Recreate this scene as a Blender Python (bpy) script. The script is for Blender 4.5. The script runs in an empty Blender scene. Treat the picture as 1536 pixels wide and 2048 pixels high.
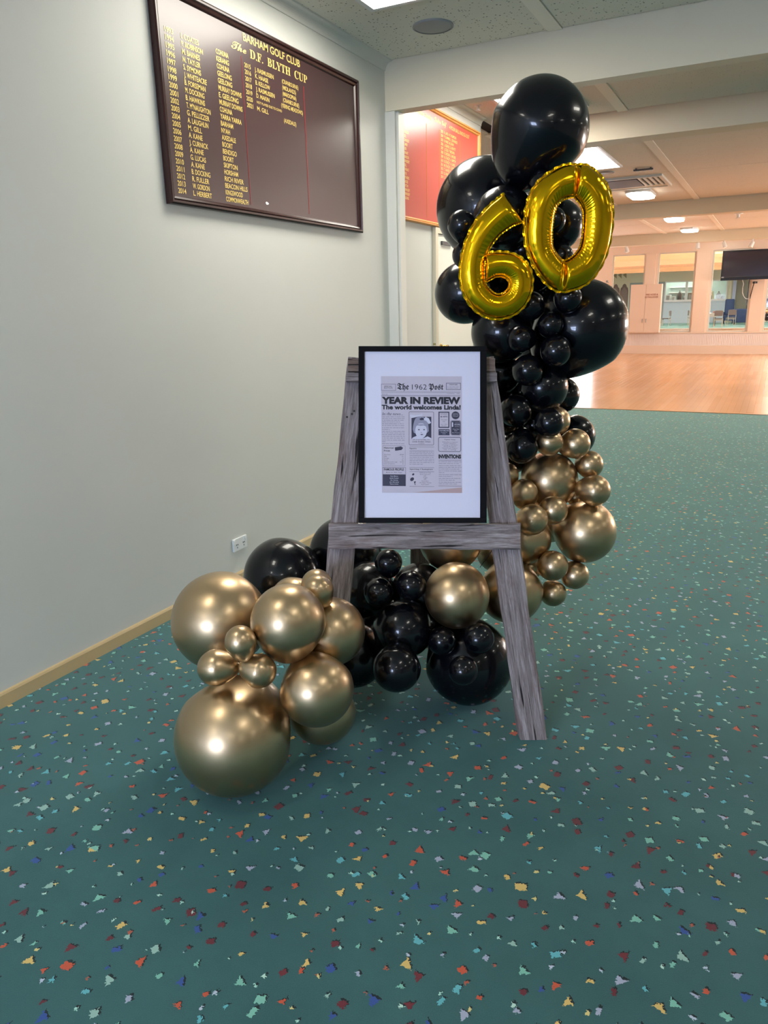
import bpy, bmesh, math, random
import numpy as np
from mathutils import Vector, Matrix
random.seed(7)
S = bpy.context.scene
COL = S.collection
PI = math.pi

# ------------------------------------------------------------------ camera
FPX = 1501.5                                   # focal length in pixels of the 1536 x 2048 frame
YAW, PITCH, ROLL = 0.4756141, 0.26564509, -0.02504571
CAM = Vector((0.0, 0.0, 1.5))
FH = Vector((-math.sin(YAW), math.cos(YAW), 0))          # horizontal forward
RT = Vector((math.cos(YAW), math.sin(YAW), 0))
UP = Vector((0, 0, 1))
f2 = FH * math.cos(PITCH) - UP * math.sin(PITCH)
u2 = UP * math.cos(PITCH) + FH * math.sin(PITCH)
r3 = RT * math.cos(ROLL) + u2 * math.sin(ROLL)
u3 = u2 * math.cos(ROLL) - RT * math.sin(ROLL)
cd = bpy.data.cameras.new('camera')
cam = bpy.data.objects.new('camera', cd)
COL.objects.link(cam)
cam.matrix_world = Matrix(((r3.x, u3.x, -f2.x, CAM.x), (r3.y, u3.y, -f2.y, CAM.y), (r3.z, u3.z, -f2.z, CAM.z), (0, 0, 0, 1)))
cd.sensor_fit = 'VERTICAL'
cd.sensor_height = 36.0
cd.lens = FPX * 36.0 / 2048.0
cd.clip_start = 0.02
cd.clip_end = 300
S.camera = cam

# ------------------------------------------------------------------ world, exposure
w = bpy.data.worlds.new('world')
S.world = w
w.use_nodes = True
bgn = w.node_tree.nodes['Background']
bgn.inputs[0].default_value = (0.62, 0.78, 1.0, 1)
bgn.inputs[1].default_value = 1.0
S.view_settings.view_transform = 'Standard'
S.view_settings.look = 'None'
S.view_settings.exposure = 0.13
S.view_settings.gamma = 1.0
S.view_settings.use_curve_mapping = False
PANEL = 17.0          # radiance of the ceiling light diffusers
BACKWIN = 42.0        # daylight through the window behind the camera
HALLWIN = 15.0       # daylight through the hall windows

def ray(x, y):
    return r3 * (x - 768) - u3 * (y - 1024) + f2 * FPX
def hit(x, y, o, n):
    d = ray(x, y)
    return CAM + d * ((o - CAM).dot(n) / d.dot(n))

# ------------------------------------------------------------------ materials
def lin(c):
    return tuple(((v / 255) / 12.92 if v / 255 <= 0.04045 else ((v / 255 + 0.055) / 1.055) ** 2.4) for v in c) + (1.0,)
MATS = {}
def nodes(name):
    m = bpy.data.materials.new(name)
    m.use_nodes = True
    MATS[name] = m
    nt = m.node_tree
    return m, nt, nt.nodes['Principled BSDF']
def N(nt, t, **kw):
    n = nt.nodes.new(t)
    for k, v in kw.items():
        if k.startswith('i_'):
            n.inputs[k[2:].replace('_', ' ')].default_value = v
        else:
            setattr(n, k, v)
    return n
def plain(name, col, rough=0.6, metal=0.0, noise=0.0, nscale=30, bump=0.0, bscale=200, spec=0.5, coat=0.0):
    m, nt, p = nodes(name)
    L = nt.links.new
    p.inputs['Base Color'].default_value = lin(col)
    p.inputs['Roughness'].default_value = rough
    p.inputs['Metallic'].default_value = metal
    p.inputs['Specular IOR Level'].default_value = spec
    p.inputs['Coat Weight'].default_value = coat
    tc = N(nt, 'ShaderNodeTexCoord')
    if noise:
        n = N(nt, 'ShaderNodeTexNoise')
        n.inputs['Scale'].default_value = nscale
        n.inputs['Detail'].default_value = 5
        L(tc.outputs['Object'], n.inputs['Vector'])
        r = N(nt, 'ShaderNodeMapRange')
        r.inputs[3].default_value = 1 - noise
        r.inputs[4].default_value = 1 + noise
        L(n.outputs['Fac'], r.inputs[0])
        h = N(nt, 'ShaderNodeHueSaturation')
        h.inputs['Color'].default_value = lin(col)
        L(r.outputs[0], h.inputs['Value'])
        L(h.outputs[0], p.inputs['Base Color'])
    if bump:
        n = N(nt, 'ShaderNodeTexNoise')
        n.inputs['Scale'].default_value = bscale
        n.inputs['Detail'].default_value = 3
        L(tc.outputs['Object'], n.inputs['Vector'])
        b = N(nt, 'ShaderNodeBump')
        b.inputs['Strength'].default_value = bump
        b.inputs['Distance'].default_value = 0.002
        L(n.outputs['Fac'], b.inputs['Height'])
        L(b.outputs[0], p.inputs['Normal'])
    return m
def emit(name, col, strength):
    m = bpy.data.materials.new(name)
    m.use_nodes = True
    MATS[name] = m
    nt = m.node_tree
    nt.nodes.clear()
    e = N(nt, 'ShaderNodeEmission')
    e.inputs[0].default_value = col + (1,)
    e.inputs[1].default_value = strength
    o = N(nt, 'ShaderNodeOutputMaterial')
    nt.links.new(e.outputs[0], o.inputs[0])
    return m

WALL = plain('wall_paint', (204, 206, 200), 0.55, noise=0.015, nscale=3, bump=0.15, bscale=350)
WALLB = plain('hall_paint', (236, 214, 196), 0.6, noise=0.01, nscale=3)
WHITEP = plain('white_trim_paint', (214, 214, 206), 0.45)
BEAMP = plain('beam_paint', (218, 208, 184), 0.6, noise=0.02, nscale=4, bump=0.1)
TAN = plain('tan_skirting_paint', (196, 172, 128), 0.4)
DARKGAP = plain('dark_gap', (38, 34, 28), 0.9)
WHITE = plain('white_plastic', (225, 228, 228), 0.35)
GREYP = plain('grey_plastic', (150, 152, 152), 0.5)
VENTG = plain('vent_face_paint', (66, 62, 62), 0.6)
BATT = plain('batten_paint', (240, 234, 220), 0.6)
DKGREY = plain('dark_grey_metal', (70, 70, 72), 0.5)
BLACKP = plain('black_plastic', (10, 10, 13), 0.25)
DIFF2 = emit('fill_diffuser', (1.0, 0.98, 0.94), 60.0)  # glow of the fill lights added behind the far openings
DAYR = emit('side_daylight_outside', (0.74, 0.84, 1.0), 14.0)
DIFF = emit('light_diffuser', (1.0, 0.95, 0.84), PANEL)
DAYB = emit('daylight_outside', (0.57, 0.69, 1.0), BACKWIN)
DAYH = emit('hall_daylight_outside', (1.0, 0.96, 0.92), HALLWIN)
DAYD = emit('door_daylight', (0.93, 0.93, 1.0), 14.0)

def mat_tiles(name, col, dots=1.0):
    m, nt, p = nodes(name)
    L = nt.links.new
    tc = N(nt, 'ShaderNodeTexCoord')
    v = N(nt, 'ShaderNodeTexVoronoi')
    v.inputs['Scale'].default_value = 55
    n = N(nt, 'ShaderNodeTexNoise')
    n.inputs['Scale'].default_value = 12
    L(tc.outputs['Object'], v.inputs['Vector'])
    L(tc.outputs['Object'], n.inputs['Vector'])
    # holes of random size
    a = N(nt, 'ShaderNodeMath', operation='MULTIPLY')
    sp = N(nt, 'ShaderNodeSeparateColor')
    L(v.outputs['Color'], sp.inputs[0])
    L(sp.outputs[0], a.inputs[0])
    a.inputs[1].default_value = 0.34 * dots
    lt = N(nt, 'ShaderNodeMath', operation='LESS_THAN')
    L(v.outputs['Distance'], lt.inputs[0])
    L(a.outputs[0], lt.inputs[1])
    gt = N(nt, 'ShaderNodeMath', operation='GREATER_THAN')
    L(sp.outputs[1], gt.inputs[0]); gt.inputs[1].default_value = 0.35
    mu = N(nt, 'ShaderNodeMath', operation='MULTIPLY')
    L(lt.outputs[0], mu.inputs[0]); L(gt.outputs[0], mu.inputs[1])
    mx = N(nt, 'ShaderNodeMix', data_type='RGBA')
    mx.inputs[6].default_value = lin(col)
    mx.inputs[7].default_value = lin(tuple(c * 0.55 for c in col))
    L(mu.outputs[0], mx.inputs[0])
    L(mx.outputs[2], p.inputs['Base Color'])
    b = N(nt, 'ShaderNodeBump', invert=True)
    b.inputs['Strength'].default_value = 0.5
    b.inputs['Distance'].default_value = 0.003
    L(mu.outputs[0], b.inputs['Height'])
    L(b.outputs[0], p.inputs['Normal'])
    p.inputs['Roughness'].default_value = 0.8
    return m
TILE = mat_tiles('perforated_ceiling_tile', (226, 222, 208))
TILEB = mat_tiles('hall_ceiling_tile', (226, 218, 204), 0.6)

def mat_carpet():
    m, nt, p = nodes('confetti_carpet')
    L = nt.links.new
    def M(op, a, b=None, c=None):
        n = N(nt, 'ShaderNodeMath', operation=op)
        for i, v in enumerate((a, b, c)):
            if v is None: continue
            if isinstance(v, (int, float)): n.inputs[i].default_value = v
            else: L(v, n.inputs[i])
        return n.outputs[0]
    geo = N(nt, 'ShaderNodeNewGeometry')
    base = N(nt, 'ShaderNodeTexNoise')
    base.inputs['Scale'].default_value = 2.2
    base.inputs['Detail'].default_value = 6
    base.inputs['Roughness'].default_value = 0.65
    L(geo.outputs['Position'], base.inputs['Vector'])
    fine = N(nt, 'ShaderNodeTexNoise')
    fine.inputs['Scale'].default_value = 420
    fine.inputs['Detail'].default_value = 2
    L(geo.outputs['Position'], fine.inputs['Vector'])
    ramp = N(nt, 'ShaderNodeValToRGB')
    ramp.color_ramp.elements[0].position = 0.3
    ramp.color_ramp.elements[0].color = lin((44, 84, 86))
    ramp.color_ramp.elements[1].position = 0.7
    ramp.color_ramp.elements[1].color = lin((56, 99, 99))
    L(base.outputs['Fac'], ramp.inputs[0])
    hs = N(nt, 'ShaderNodeHueSaturation')
    mr = N(nt, 'ShaderNodeMapRange')
    mr.inputs[3].default_value = 0.78; mr.inputs[4].default_value = 1.22
    L(fine.outputs['Fac'], mr.inputs[0]); L(mr.outputs[0], hs.inputs['Value'])
    L(ramp.outputs[0], hs.inputs['Color'])
    cur = hs.outputs[0]
    # slight wobble for the woven, jagged edges
    wob = N(nt, 'ShaderNodeTexNoise'); wob.inputs['Scale'].default_value = 190; wob.inputs['Detail'].default_value = 1
    L(geo.outputs['Position'], wob.inputs['Vector'])
    wv = N(nt, 'ShaderNodeVectorMath', operation='SUBTRACT'); wv.inputs[1].default_value = (0.5, 0.5, 0.5)
    L(wob.outputs['Color'], wv.inputs[0])
    ws = N(nt, 'ShaderNodeVectorMath', operation='SCALE'); ws.inputs['Scale'].default_value = 0.014
    L(wv.outputs[0], ws.inputs[0])
    def layer(cur, scale, size, seed, rnd, cols, keep):
        ad = N(nt, 'ShaderNodeVectorMath', operation='ADD')
        L(geo.outputs['Position'], ad.inputs[0]); L(ws.outputs[0], ad.inputs[1])
        sc = N(nt, 'ShaderNodeVectorMath', operation='MULTIPLY')
        L(ad.outputs[0], sc.inputs[0]); sc.inputs[1].default_value = (scale, scale, 0)
        of = N(nt, 'ShaderNodeVectorMath', operation='ADD')
        L(sc.outputs[0], of.inputs[0]); of.inputs[1].default_value = (seed, seed * 1.7, 0)
        masks = []
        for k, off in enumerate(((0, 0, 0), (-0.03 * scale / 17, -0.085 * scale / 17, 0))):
            o2 = N(nt, 'ShaderNodeVectorMath', operation='ADD')
            L(of.outputs[0], o2.inputs[0]); o2.inputs[1].default_value = off
            v = N(nt, 'ShaderNodeTexVoronoi', voronoi_dimensions='2D')
            v.inputs['Scale'].default_value = 1.0
            v.inputs['Randomness'].default_value = rnd
            L(o2.outputs[0], v.inputs['Vector'])
            dv = N(nt, 'ShaderNodeVectorMath', operation='SUBTRACT')
            L(o2.outputs[0], dv.inputs[0]); L(v.outputs['Position'], dv.inputs[1])
            sp = N(nt, 'ShaderNodeSeparateColor'); L(v.outputs['Color'], sp.inputs[0])
            rot = N(nt, 'ShaderNodeVectorRotate', rotation_type='Z_AXIS')
            L(dv.outputs[0], rot.inputs['Vector'])
            ang = M('MULTIPLY', sp.outputs[0], 6.28)
            L(ang, rot.inputs['Angle'])
            xyz = N(nt, 'ShaderNodeSeparateXYZ'); L(rot.outputs[0], xyz.inputs[0])
            ax = M('ABSOLUTE', xyz.outputs[0]); ay = M('ABSOLUTE', xyz.outputs[1])
            asp = M('MULTIPLY_ADD', sp.outputs[1], 1.5, 0.75)          # 0.75..2.25 elongation
            box = M('MAXIMUM', ax, M('MULTIPLY', ay, asp))
            tri = M('MAXIMUM', M('MULTIPLY', xyz.outputs[1], -1.3), M('ADD', M('MULTIPLY', ax, 1.1), M('MULTIPLY', xyz.outputs[1], 0.9)))
            pick = M('GREATER_THAN', sp.outputs[2], 0.6)
            d = M('ADD', M('MULTIPLY', pick, tri), M('MULTIPLY', M('SUBTRACT', 1, pick), box))
            w2 = N(nt, 'ShaderNodeTexWhiteNoise', noise_dimensions='2D'); L(v.outputs['Position'], w2.inputs['Vector'])
            sz = M('MULTIPLY_ADD', w2.outputs['Value'], size * 0.65, size * 0.5)
            s2 = N(nt, 'ShaderNodeSeparateColor'); L(w2.outputs['Color'], s2.inputs[0])
            kp = M('LESS_THAN', s2.outputs[1], keep)
            masks.append((M('MULTIPLY', M('LESS_THAN', d, sz), kp), s2.outputs[2]))
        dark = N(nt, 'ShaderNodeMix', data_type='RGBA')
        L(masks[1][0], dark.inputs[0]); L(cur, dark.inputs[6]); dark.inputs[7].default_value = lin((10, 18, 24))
        cr = N(nt, 'ShaderNodeValToRGB'); cr.color_ramp.interpolation = 'CONSTANT'
        els = cr.color_ramp.elements
        while len(els) < len(cols): els.new(0.5)
        for i, c in enumerate(cols):
            els[i].position = i / len(cols)
            els[i].color = lin(c)
        L(masks[0][1], cr.inputs[0])
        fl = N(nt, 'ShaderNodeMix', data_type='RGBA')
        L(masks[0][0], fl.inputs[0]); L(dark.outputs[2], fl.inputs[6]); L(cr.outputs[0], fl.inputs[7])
        return fl.outputs[2]
    cols = [(196, 84, 56), (104, 30, 42), (214, 182, 108), (50, 78, 150), (164, 170, 194), (98, 176, 188), (126, 188, 170), (150, 186, 176), (112, 34, 44)]
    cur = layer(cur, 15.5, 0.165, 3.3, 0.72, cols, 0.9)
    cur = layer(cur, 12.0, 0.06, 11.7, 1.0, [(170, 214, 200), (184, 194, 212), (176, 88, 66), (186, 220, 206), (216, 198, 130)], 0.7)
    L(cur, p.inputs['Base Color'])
    p.inputs['Roughness'].default_value = 0.85
    p.inputs['Specular IOR Level'].default_value = 0.35
    p.inputs['Sheen Weight'].default_value = 0.8
    p.inputs['Sheen Roughness'].default_value = 0.4
    p.inputs['Sheen Tint'].default_value = lin((170, 215, 205))
    b = N(nt, 'ShaderNodeBump'); b.inputs['Strength'].default_value = 0.35; b.inputs['Distance'].default_value = 0.003
    L(fine.outputs['Fac'], b.inputs['Height']); L(b.outputs[0], p.inputs['Normal'])
    return m
CARPET = mat_carpet()

def mat_floorboards():
    m, nt, p = nodes('polished_floorboards')
    L = nt.links.new
    geo = N(nt, 'ShaderNodeNewGeometry')
    mp = N(nt, 'ShaderNodeMapping'); mp.inputs['Rotation'].default_value = (0, 0, PI / 2)
    L(geo.outputs['Position'], mp.inputs['Vector'])
    br = N(nt, 'ShaderNodeTexBrick'); br.inputs['Scale'].default_value = 1.0
    br.inputs['Brick Width'].default_value = 1.9; br.inputs['Row Height'].default_value = 0.083
    br.inputs['Mortar Size'].default_value = 0.0012
    br.inputs['Color1'].default_value = lin((214, 166, 124)); br.inputs['Color2'].default_value = lin((206, 154, 110))
    br.inputs['Mortar'].default_value = lin((176, 120, 76))
    L(mp.outputs[0], br.inputs['Vector'])
    n = N(nt, 'ShaderNodeTexNoise'); n.inputs['Scale'].default_value = 0.6; n.inputs['Detail'].default_value = 4
    L(geo.outputs['Position'], n.inputs['Vector'])
    mr = N(nt, 'ShaderNodeMapRange'); mr.inputs[3].default_value = 0.78; mr.inputs[4].default_value = 1.16
    L(n.outputs['Fac'], mr.inputs[0])
    hs = N(nt, 'ShaderNodeHueSaturation'); L(br.outputs['Color'], hs.inputs['Color']); L(mr.outputs[0], hs.inputs['Value'])
    L(hs.outputs[0], p.inputs['Base Color'])
    p.inputs['Roughness'].default_value = 0.24
    return m
BOARDS = mat_floorboards()

def mat_weathered(name, c1, c2, c3):
    m, nt, p = nodes(name)
    L = nt.links.new
    tc = N(nt, 'ShaderNodeTexCoord')
    oi = N(nt, 'ShaderNodeObjectInfo')
    ad = N(nt, 'ShaderNodeVectorMath', operation='ADD')
    mul = N(nt, 'ShaderNodeVectorMath', operation='SCALE'); mul.inputs['Scale'].default_value = 13.0
    cx = N(nt, 'ShaderNodeCombineXYZ'); L(oi.outputs['Random'], cx.inputs[0]); L(oi.outputs['Random'], cx.inputs[1])
    L(cx.outputs[0], mul.inputs[0])
    L(tc.outputs['Object'], ad.inputs[0]); L(mul.outputs[0], ad.inputs[1])
    def noise(sc, detail, rough=0.6, dist=0.0):
        mp = N(nt, 'ShaderNodeMapping'); mp.inputs['Scale'].default_value = sc
        L(ad.outputs[0], mp.inputs['Vector'])
        n = N(nt, 'ShaderNodeTexNoise'); n.inputs['Scale'].default_value = 1; n.inputs['Detail'].default_value = detail
        n.inputs['Roughness'].default_value = rough; n.inputs['Distortion'].default_value = dist
        L(mp.outputs[0], n.inputs['Vector'])
        return n.outputs['Fac']
    g1 = noise((5, 70, 70), 8, 0.7, 0.6)
    g2 = noise((9, 190, 190), 6, 0.75, 0.3)
    blot = noise((5, 12, 12), 4)
    crack = noise((3.2, 55, 55), 3, 0.5, 0.5)
    r = N(nt, 'ShaderNodeValToRGB')
    e = r.color_ramp.elements
    e[0].position = 0.32; e[0].color = lin(c1)
    e[1].position = 0.68; e[1].color = lin(c3)
    e.new(0.5).color = lin(c2)
    mm = N(nt, 'ShaderNodeMath', operation='MULTIPLY_ADD'); L(g1, mm.inputs[0]); mm.inputs[1].default_value = 0.6
    m3 = N(nt, 'ShaderNodeMath', operation='MULTIPLY'); L(g2, m3.inputs[0]); m3.inputs[1].default_value = 0.4
    L(m3.outputs[0], mm.inputs[2])
    L(mm.outputs[0], r.inputs[0])
    rb = N(nt, 'ShaderNodeMapRange'); rb.inputs[1].default_value = 0.52; rb.inputs[2].default_value = 0.68; rb.inputs[4].default_value = 0.55
    L(blot, rb.inputs[0])
    mx = N(nt, 'ShaderNodeMix', data_type='RGBA'); L(rb.outputs[0], mx.inputs[0]); L(r.outputs[0], mx.inputs[6]); mx.inputs[7].default_value = lin((104, 74, 62))
    rc = N(nt, 'ShaderNodeMapRange'); rc.inputs[1].default_value = 0.375; rc.inputs[2].default_value = 0.335
    L(crack, rc.inputs[0])
    m2 = N(nt, 'ShaderNodeMix', data_type='RGBA'); L(rc.outputs[0], m2.inputs[0]); L(mx.outputs[2], m2.inputs[6]); m2.inputs[7].default_value = lin((24, 18, 18))
    L(m2.outputs[2], p.inputs['Base Color'])
    p.inputs['Roughness'].default_value = 0.8
    sm = N(nt, 'ShaderNodeMath', operation='MULTIPLY_ADD'); L(rc.outputs[0], sm.inputs[0]); sm.inputs[1].default_value = -0.8; L(mm.outputs[0], sm.inputs[2])
    b = N(nt, 'ShaderNodeBump'); b.inputs['Strength'].default_value = 0.8; b.inputs['Distance'].default_value = 0.004
    L(sm.outputs[0], b.inputs['Height']); L(b.outputs[0], p.inputs['Normal'])
    return m
WOODG = mat_weathered('weathered_grey_timber', (58, 48, 46), (134, 122, 122), (196, 186, 188))
WOODB = mat_weathered('weathered_brown_timber', (78, 60, 52), (120, 100, 90), (150, 134, 126))

def mat_metalgold(name, col, rough, noise_r=0.0):
    m, nt, p = nodes(name)
    p.inputs['Base Color'].default_value = lin(col)
    p.inputs['Metallic'].default_value = 1.0
    p.inputs['Roughness'].default_value = rough
    return m
CHROME = mat_metalgold('pearl_gold_latex', (196, 170, 134), 0.34)
CHROME.node_tree.nodes['Principled BSDF'].inputs['Coat Weight'].default_value = 0.25
CHROME.node_tree.nodes['Principled BSDF'].inputs['Coat Roughness'].default_value = 0.12
FOIL = mat_metalgold('gold_foil', (246, 190, 22), 0.15)
LATEX = plain('black_latex', (7, 8, 15), 0.24, spec=0.26, coat=0.34)
LATEX.node_tree.nodes['Principled BSDF'].inputs['Coat Roughness'].default_value = 0.05
MAROON = plain('maroon_board', (60, 36, 38), 0.34, noise=0.03, nscale=2, coat=0.32)
MAROON.node_tree.nodes['Principled BSDF'].inputs['Coat Roughness'].default_value = 0.2
MAHOG = plain('dark_mahogany', (52, 26, 24), 0.25, noise=0.2, nscale=8)
REDB = plain('red_board', (184, 70, 56), 0.3, noise=0.04, nscale=4)
PINE = plain('honey_pine', (214, 150, 74), 0.35, noise=0.1, nscale=12)
GILT = plain('gilt_lettering', (232, 206, 120), 0.35)
GILT.node_tree.nodes['Principled BSDF'].inputs['Metallic'].default_value = 0.25
REDLINE = plain('red_line_paint', (150, 30, 34), 0.5)
MATB = plain('mat_board', (222, 220, 240), 0.5)
PAPER = plain('aged_newsprint', (200, 190, 206), 0.6, noise=0.05, nscale=9)
INK = plain('black_ink', (26, 26, 40), 0.6)
INKM = plain('navy_ink', (58, 58, 84), 0.6)
INKG = plain('grey_ink', (132, 128, 148), 0.6)
SKINL = plain('print_light_grey', (208, 206, 224), 0.6)
SKINM = plain('print_mid_grey', (150, 148, 172), 0.6)
SKIND = plain('print_dark_grey', (56, 54, 76), 0.6)
FRAMEB = plain('black_picture_frame', (10, 10, 15), 0.6, bump=0.1, spec=0.12)
m, nt, p = nodes('clear_glass')
for n_ in list(nt.nodes): nt.nodes.remove(n_)
o_ = N(nt, 'ShaderNodeOutputMaterial'); t_ = N(nt, 'ShaderNodeBsdfTransparent'); g_ = N(nt, 'ShaderNodeBsdfGlossy'); g_.inputs['Roughness'].default_value = 0.03
t_.inputs[0].default_value = (0.95, 0.97, 0.96, 1)
mx_ = N(nt, 'ShaderNodeMixShader'); fr_ = N(nt, 'ShaderNodeFresnel'); fr_.inputs[0].default_value = 1.35
nt.links.new(fr_.outputs[0], mx_.inputs[0]); nt.links.new(t_.outputs[0], mx_.inputs[1]); nt.links.new(g_.outputs[0], mx_.inputs[2]); nt.links.new(mx_.outputs[0], o_.inputs[0])
GLASS = m

# ------------------------------------------------------------------ mesh helpers
class MB:
    def __init__(s): s.v = []; s.f = []
    def add(s, vs, fs):
        k = len(s.v); s.v += [tuple(v) for v in vs]; s.f += [tuple(i + k for i in f) for f in fs]; return s
    def box(s, x0, x1, y0, y1, z0, z1):
        vs = [(x, y, z) for x in (x0, x1) for y in (y0, y1) for z in (z0, z1)]
        return s.add(vs, [(0, 1, 3, 2), (4, 6, 7, 5), (0, 4, 5, 1), (2, 3, 7, 6), (0, 2, 6, 4), (1, 5, 7, 3)])
    def prism(s, poly, y0, y1, axis='y'):
        """poly in the two other axes, extruded from y0 to y1 along axis"""
        n = len(poly)
        def P(a, b, t): return {'y': (a, t, b), 'x': (t, a, b), 'z': (a, b, t)}[axis]
        vs = [P(a, b, y0) for a, b in poly] + [P(a, b, y1) for a, b in poly]
        fs = [tuple(range(n)), tuple(range(2 * n - 1, n - 1, -1))] + [(i, (i + 1) % n, n + (i + 1) % n, n + i) for i in range(n)]
        return s.add(vs, fs)
    def tube(s, a, b, r, n=8, r2=None):
        a = Vector(a); b = Vector(b); r2 = r if r2 is None else r2
        d = (b - a).normalized(); q = d.orthogonal().normalized(); t = d.cross(q)
        vs = []
        for c, rr in ((a, r), (b, r2)):
            for i in range(n):
                an = 2 * PI * i / n
                vs.append(c + q * (rr * math.cos(an)) + t * (rr * math.sin(an)))
        fs = [(i, (i + 1) % n, n + (i + 1) % n, n + i) for i in range(n)] + [tuple(range(n - 1, -1, -1)), tuple(range(n, 2 * n))]
        return s.add(vs, fs)
    def lathe(s, prof, n=24, c=(0, 0, 0)):
        k = len(prof); vs = []; fs = []
        for r, z in prof:
            for i in range(n):
                an = 2 * PI * i / n
                vs.append((c[0] + r * math.cos(an), c[1] + r * math.sin(an), c[2] + z))
        for j in range(k - 1):
            for i in range(n):
                fs.append((j * n + i, j * n + (i + 1) % n, (j + 1) * n + (i + 1) % n, (j + 1) * n + i))
        return s.add(vs, fs)
    def build(s, name, mat, parent=None, smooth=False, mw=None, bevel=0.0):
        me = bpy.data.meshes.new(name)
        me.from_pydata(s.v, [], s.f)
        bm = bmesh.new(); bm.from_mesh(me)
        bmesh.ops.recalc_face_normals(bm, faces=bm.faces)
        if bevel:
            bmesh.ops.bevel(bm, geom=bm.edges[:], offset=bevel, segments=2, affect='EDGES', profile=0.5)
        bm.to_mesh(me); bm.free()
        if mat: me.materials.append(mat)
        if smooth:
            for p_ in me.polygons: p_.use_smooth = True
        o = bpy.data.objects.new(name, me)
        COL.objects.link(o)
        if mw is not None: o.matrix_world = mw
        if parent is not None:
            o.parent = parent
            if mw is not None:
                PENDING.append((o, mw))
            else:
                PENDING.append((o, Matrix.Identity(4)))
        return o
PENDING = []
WM = {}
def world_of(o):
    """world matrix from the stored local ones (no depsgraph needed)"""
    if o.parent is None: return o.matrix_basis.copy()
    return world_of(o.parent) @ o.matrix_parent_inverse @ o.matrix_basis
def settle():
    """give every parented part the world matrix it was built in"""
    for o, mw in PENDING:
        o.matrix_parent_inverse = world_of(o.parent).inverted()
        o.matrix_basis = mw
    PENDING.clear()
def empty(name, loc=(0, 0, 0), mw=None, parent=None):
    o = bpy.data.objects.new(name, None)
    COL.objects.link(o)
    o.empty_display_size = 0.1
    if mw is not None: o.matrix_world = mw
    else: o.location = loc
    if parent is not None:
        PENDING.append((o, o.matrix_basis.copy())); o.parent = parent
    return o
def tag(o, label, cat, group=None, kind=None):
    o['label'] = label; o['category'] = cat
    if group: o['group'] = group
    if kind: o['kind'] = kind
    return o
def struct(o):
    o['kind'] = 'structure'; return o
def text_mesh(name, items, mat, parent, place):
    """items: (string, x0, width or None, ybase, height[, weight, shear, align, xscale]); place maps (x, y) to world"""
    objs = []
    for it in items:
        c = bpy.data.curves.new('t', 'FONT'); c.body = it[0]; c.resolution_u = 3
        c.offset = it[5] if len(it) > 5 else 0.0
        c.shear = it[6] if len(it) > 6 else 0.0
        o = bpy.data.objects.new('t', c); COL.objects.link(o); objs.append(o)
    bpy.context.view_layer.update()
    dg = bpy.context.evaluated_depsgraph_get()
    last = None
    for o, it in zip(objs, items):
        mb = MB()
        me = bpy.data.meshes.new_from_object(o.evaluated_get(dg))
        n = len(me.vertices)
        if n == 0: continue
        co = np.empty(n * 3); me.vertices.foreach_get('co', co); co = co.reshape(-1, 3)
        x0, x1, y0, y1 = co[:, 0].min(), co[:, 0].max(), co[:, 1].min(), co[:, 1].max()
        asc = 0.69 if any(ch.isupper() or ch.isdigit() for ch in it[0]) else 0.69
        sy = it[4] / asc
        sx = (it[2] / (x1 - x0)) if it[2] else sy * (it[8] if len(it) > 8 else 1.0)
        al = it[7] if len(it) > 7 else 'L'
        wd = (x1 - x0) * sx
        ox = it[1] - (0 if al == 'L' else wd / 2 if al == 'C' else wd)
        vs = [place(ox + (a - x0) * sx, it[3] + b * sy) for a, b, _ in co]
        mb.add(vs, [tuple(pl.vertices) for pl in me.polygons])
        bpy.data.meshes.remove(me)
        last = mb.build(name, mat, parent)
    for o in objs:
        c = o.data; bpy.data.objects.remove(o); bpy.data.curves.remove(c)
    return last
# ================================================================== the setting
XL = -2.609; CZ = 3.15; YW = 23.8
I = Matrix.Identity(4)
def sbox(name, mat, *b, parent=None):
    o = MB().box(*b).build(name, mat, parent)
    if parent is None: struct(o)
    return o
# floors
fl = sbox('floor', CARPET, XL - 0.15, 8.0, -4.6, 11.19, -0.1, 0.0)
fl2 = sbox('floor', CARPET, -7.2, XL - 0.15, 7.21, 11.19, -0.1, 0.0)
fw = sbox('floor', BOARDS, -7.2, 8.0, 11.19, YW, -0.1, 0.0)
fb = sbox('floor', BOARDS, -16.0, 6.0, YW + 0.1, 45.0, -0.1, 0.0)
fc = sbox('floor', CARPET, -16.0, 6.0, 45.0, 58.0, -0.1, 0.0)
sbox('trim_1', plain('brass_strip', (176, 128, 80), 0.4), -7.2, 8.0, 11.17, 11.21, 0.0, 0.006)
sbox('trim_2', WHITEP, -16.0, 6.0, 44.9, 45.1, 0.0, 0.02)
# walls of the room with the carpet
sbox('wall_left', WALL, XL - 0.15, XL, -4.6, 5.24, 0, 3.2)
sbox('wall_left', WALL, XL - 0.15, XL, 5.36, 7.21, 0, 3.2)
sbox('wall_hall_left', WALLB, -7.3, -7.2, 7.0, YW, 0, 3.3)
sbox('wall_hall_near', WALLB, -7.2, XL - 0.15, 7.11, 7.21, 0, 3.2)
# baseboard: thin skirting with a lighter rounded top edge
mb = MB(); mb.prism([(XL, 0), (XL + 0.014, 0), (XL + 0.014, 0.052), (XL + 0.010, 0.060), (XL, 0.062)], -4.6, 5.24)
struct(mb.build('baseboard_left', TAN))
mb = MB(); mb.prism([(XL, 0), (XL + 0.014, 0), (XL + 0.014, 0.052), (XL + 0.010, 0.060), (XL, 0.062)], 5.36, 6.03)
struct(mb.build('baseboard_left', TAN))
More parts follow.
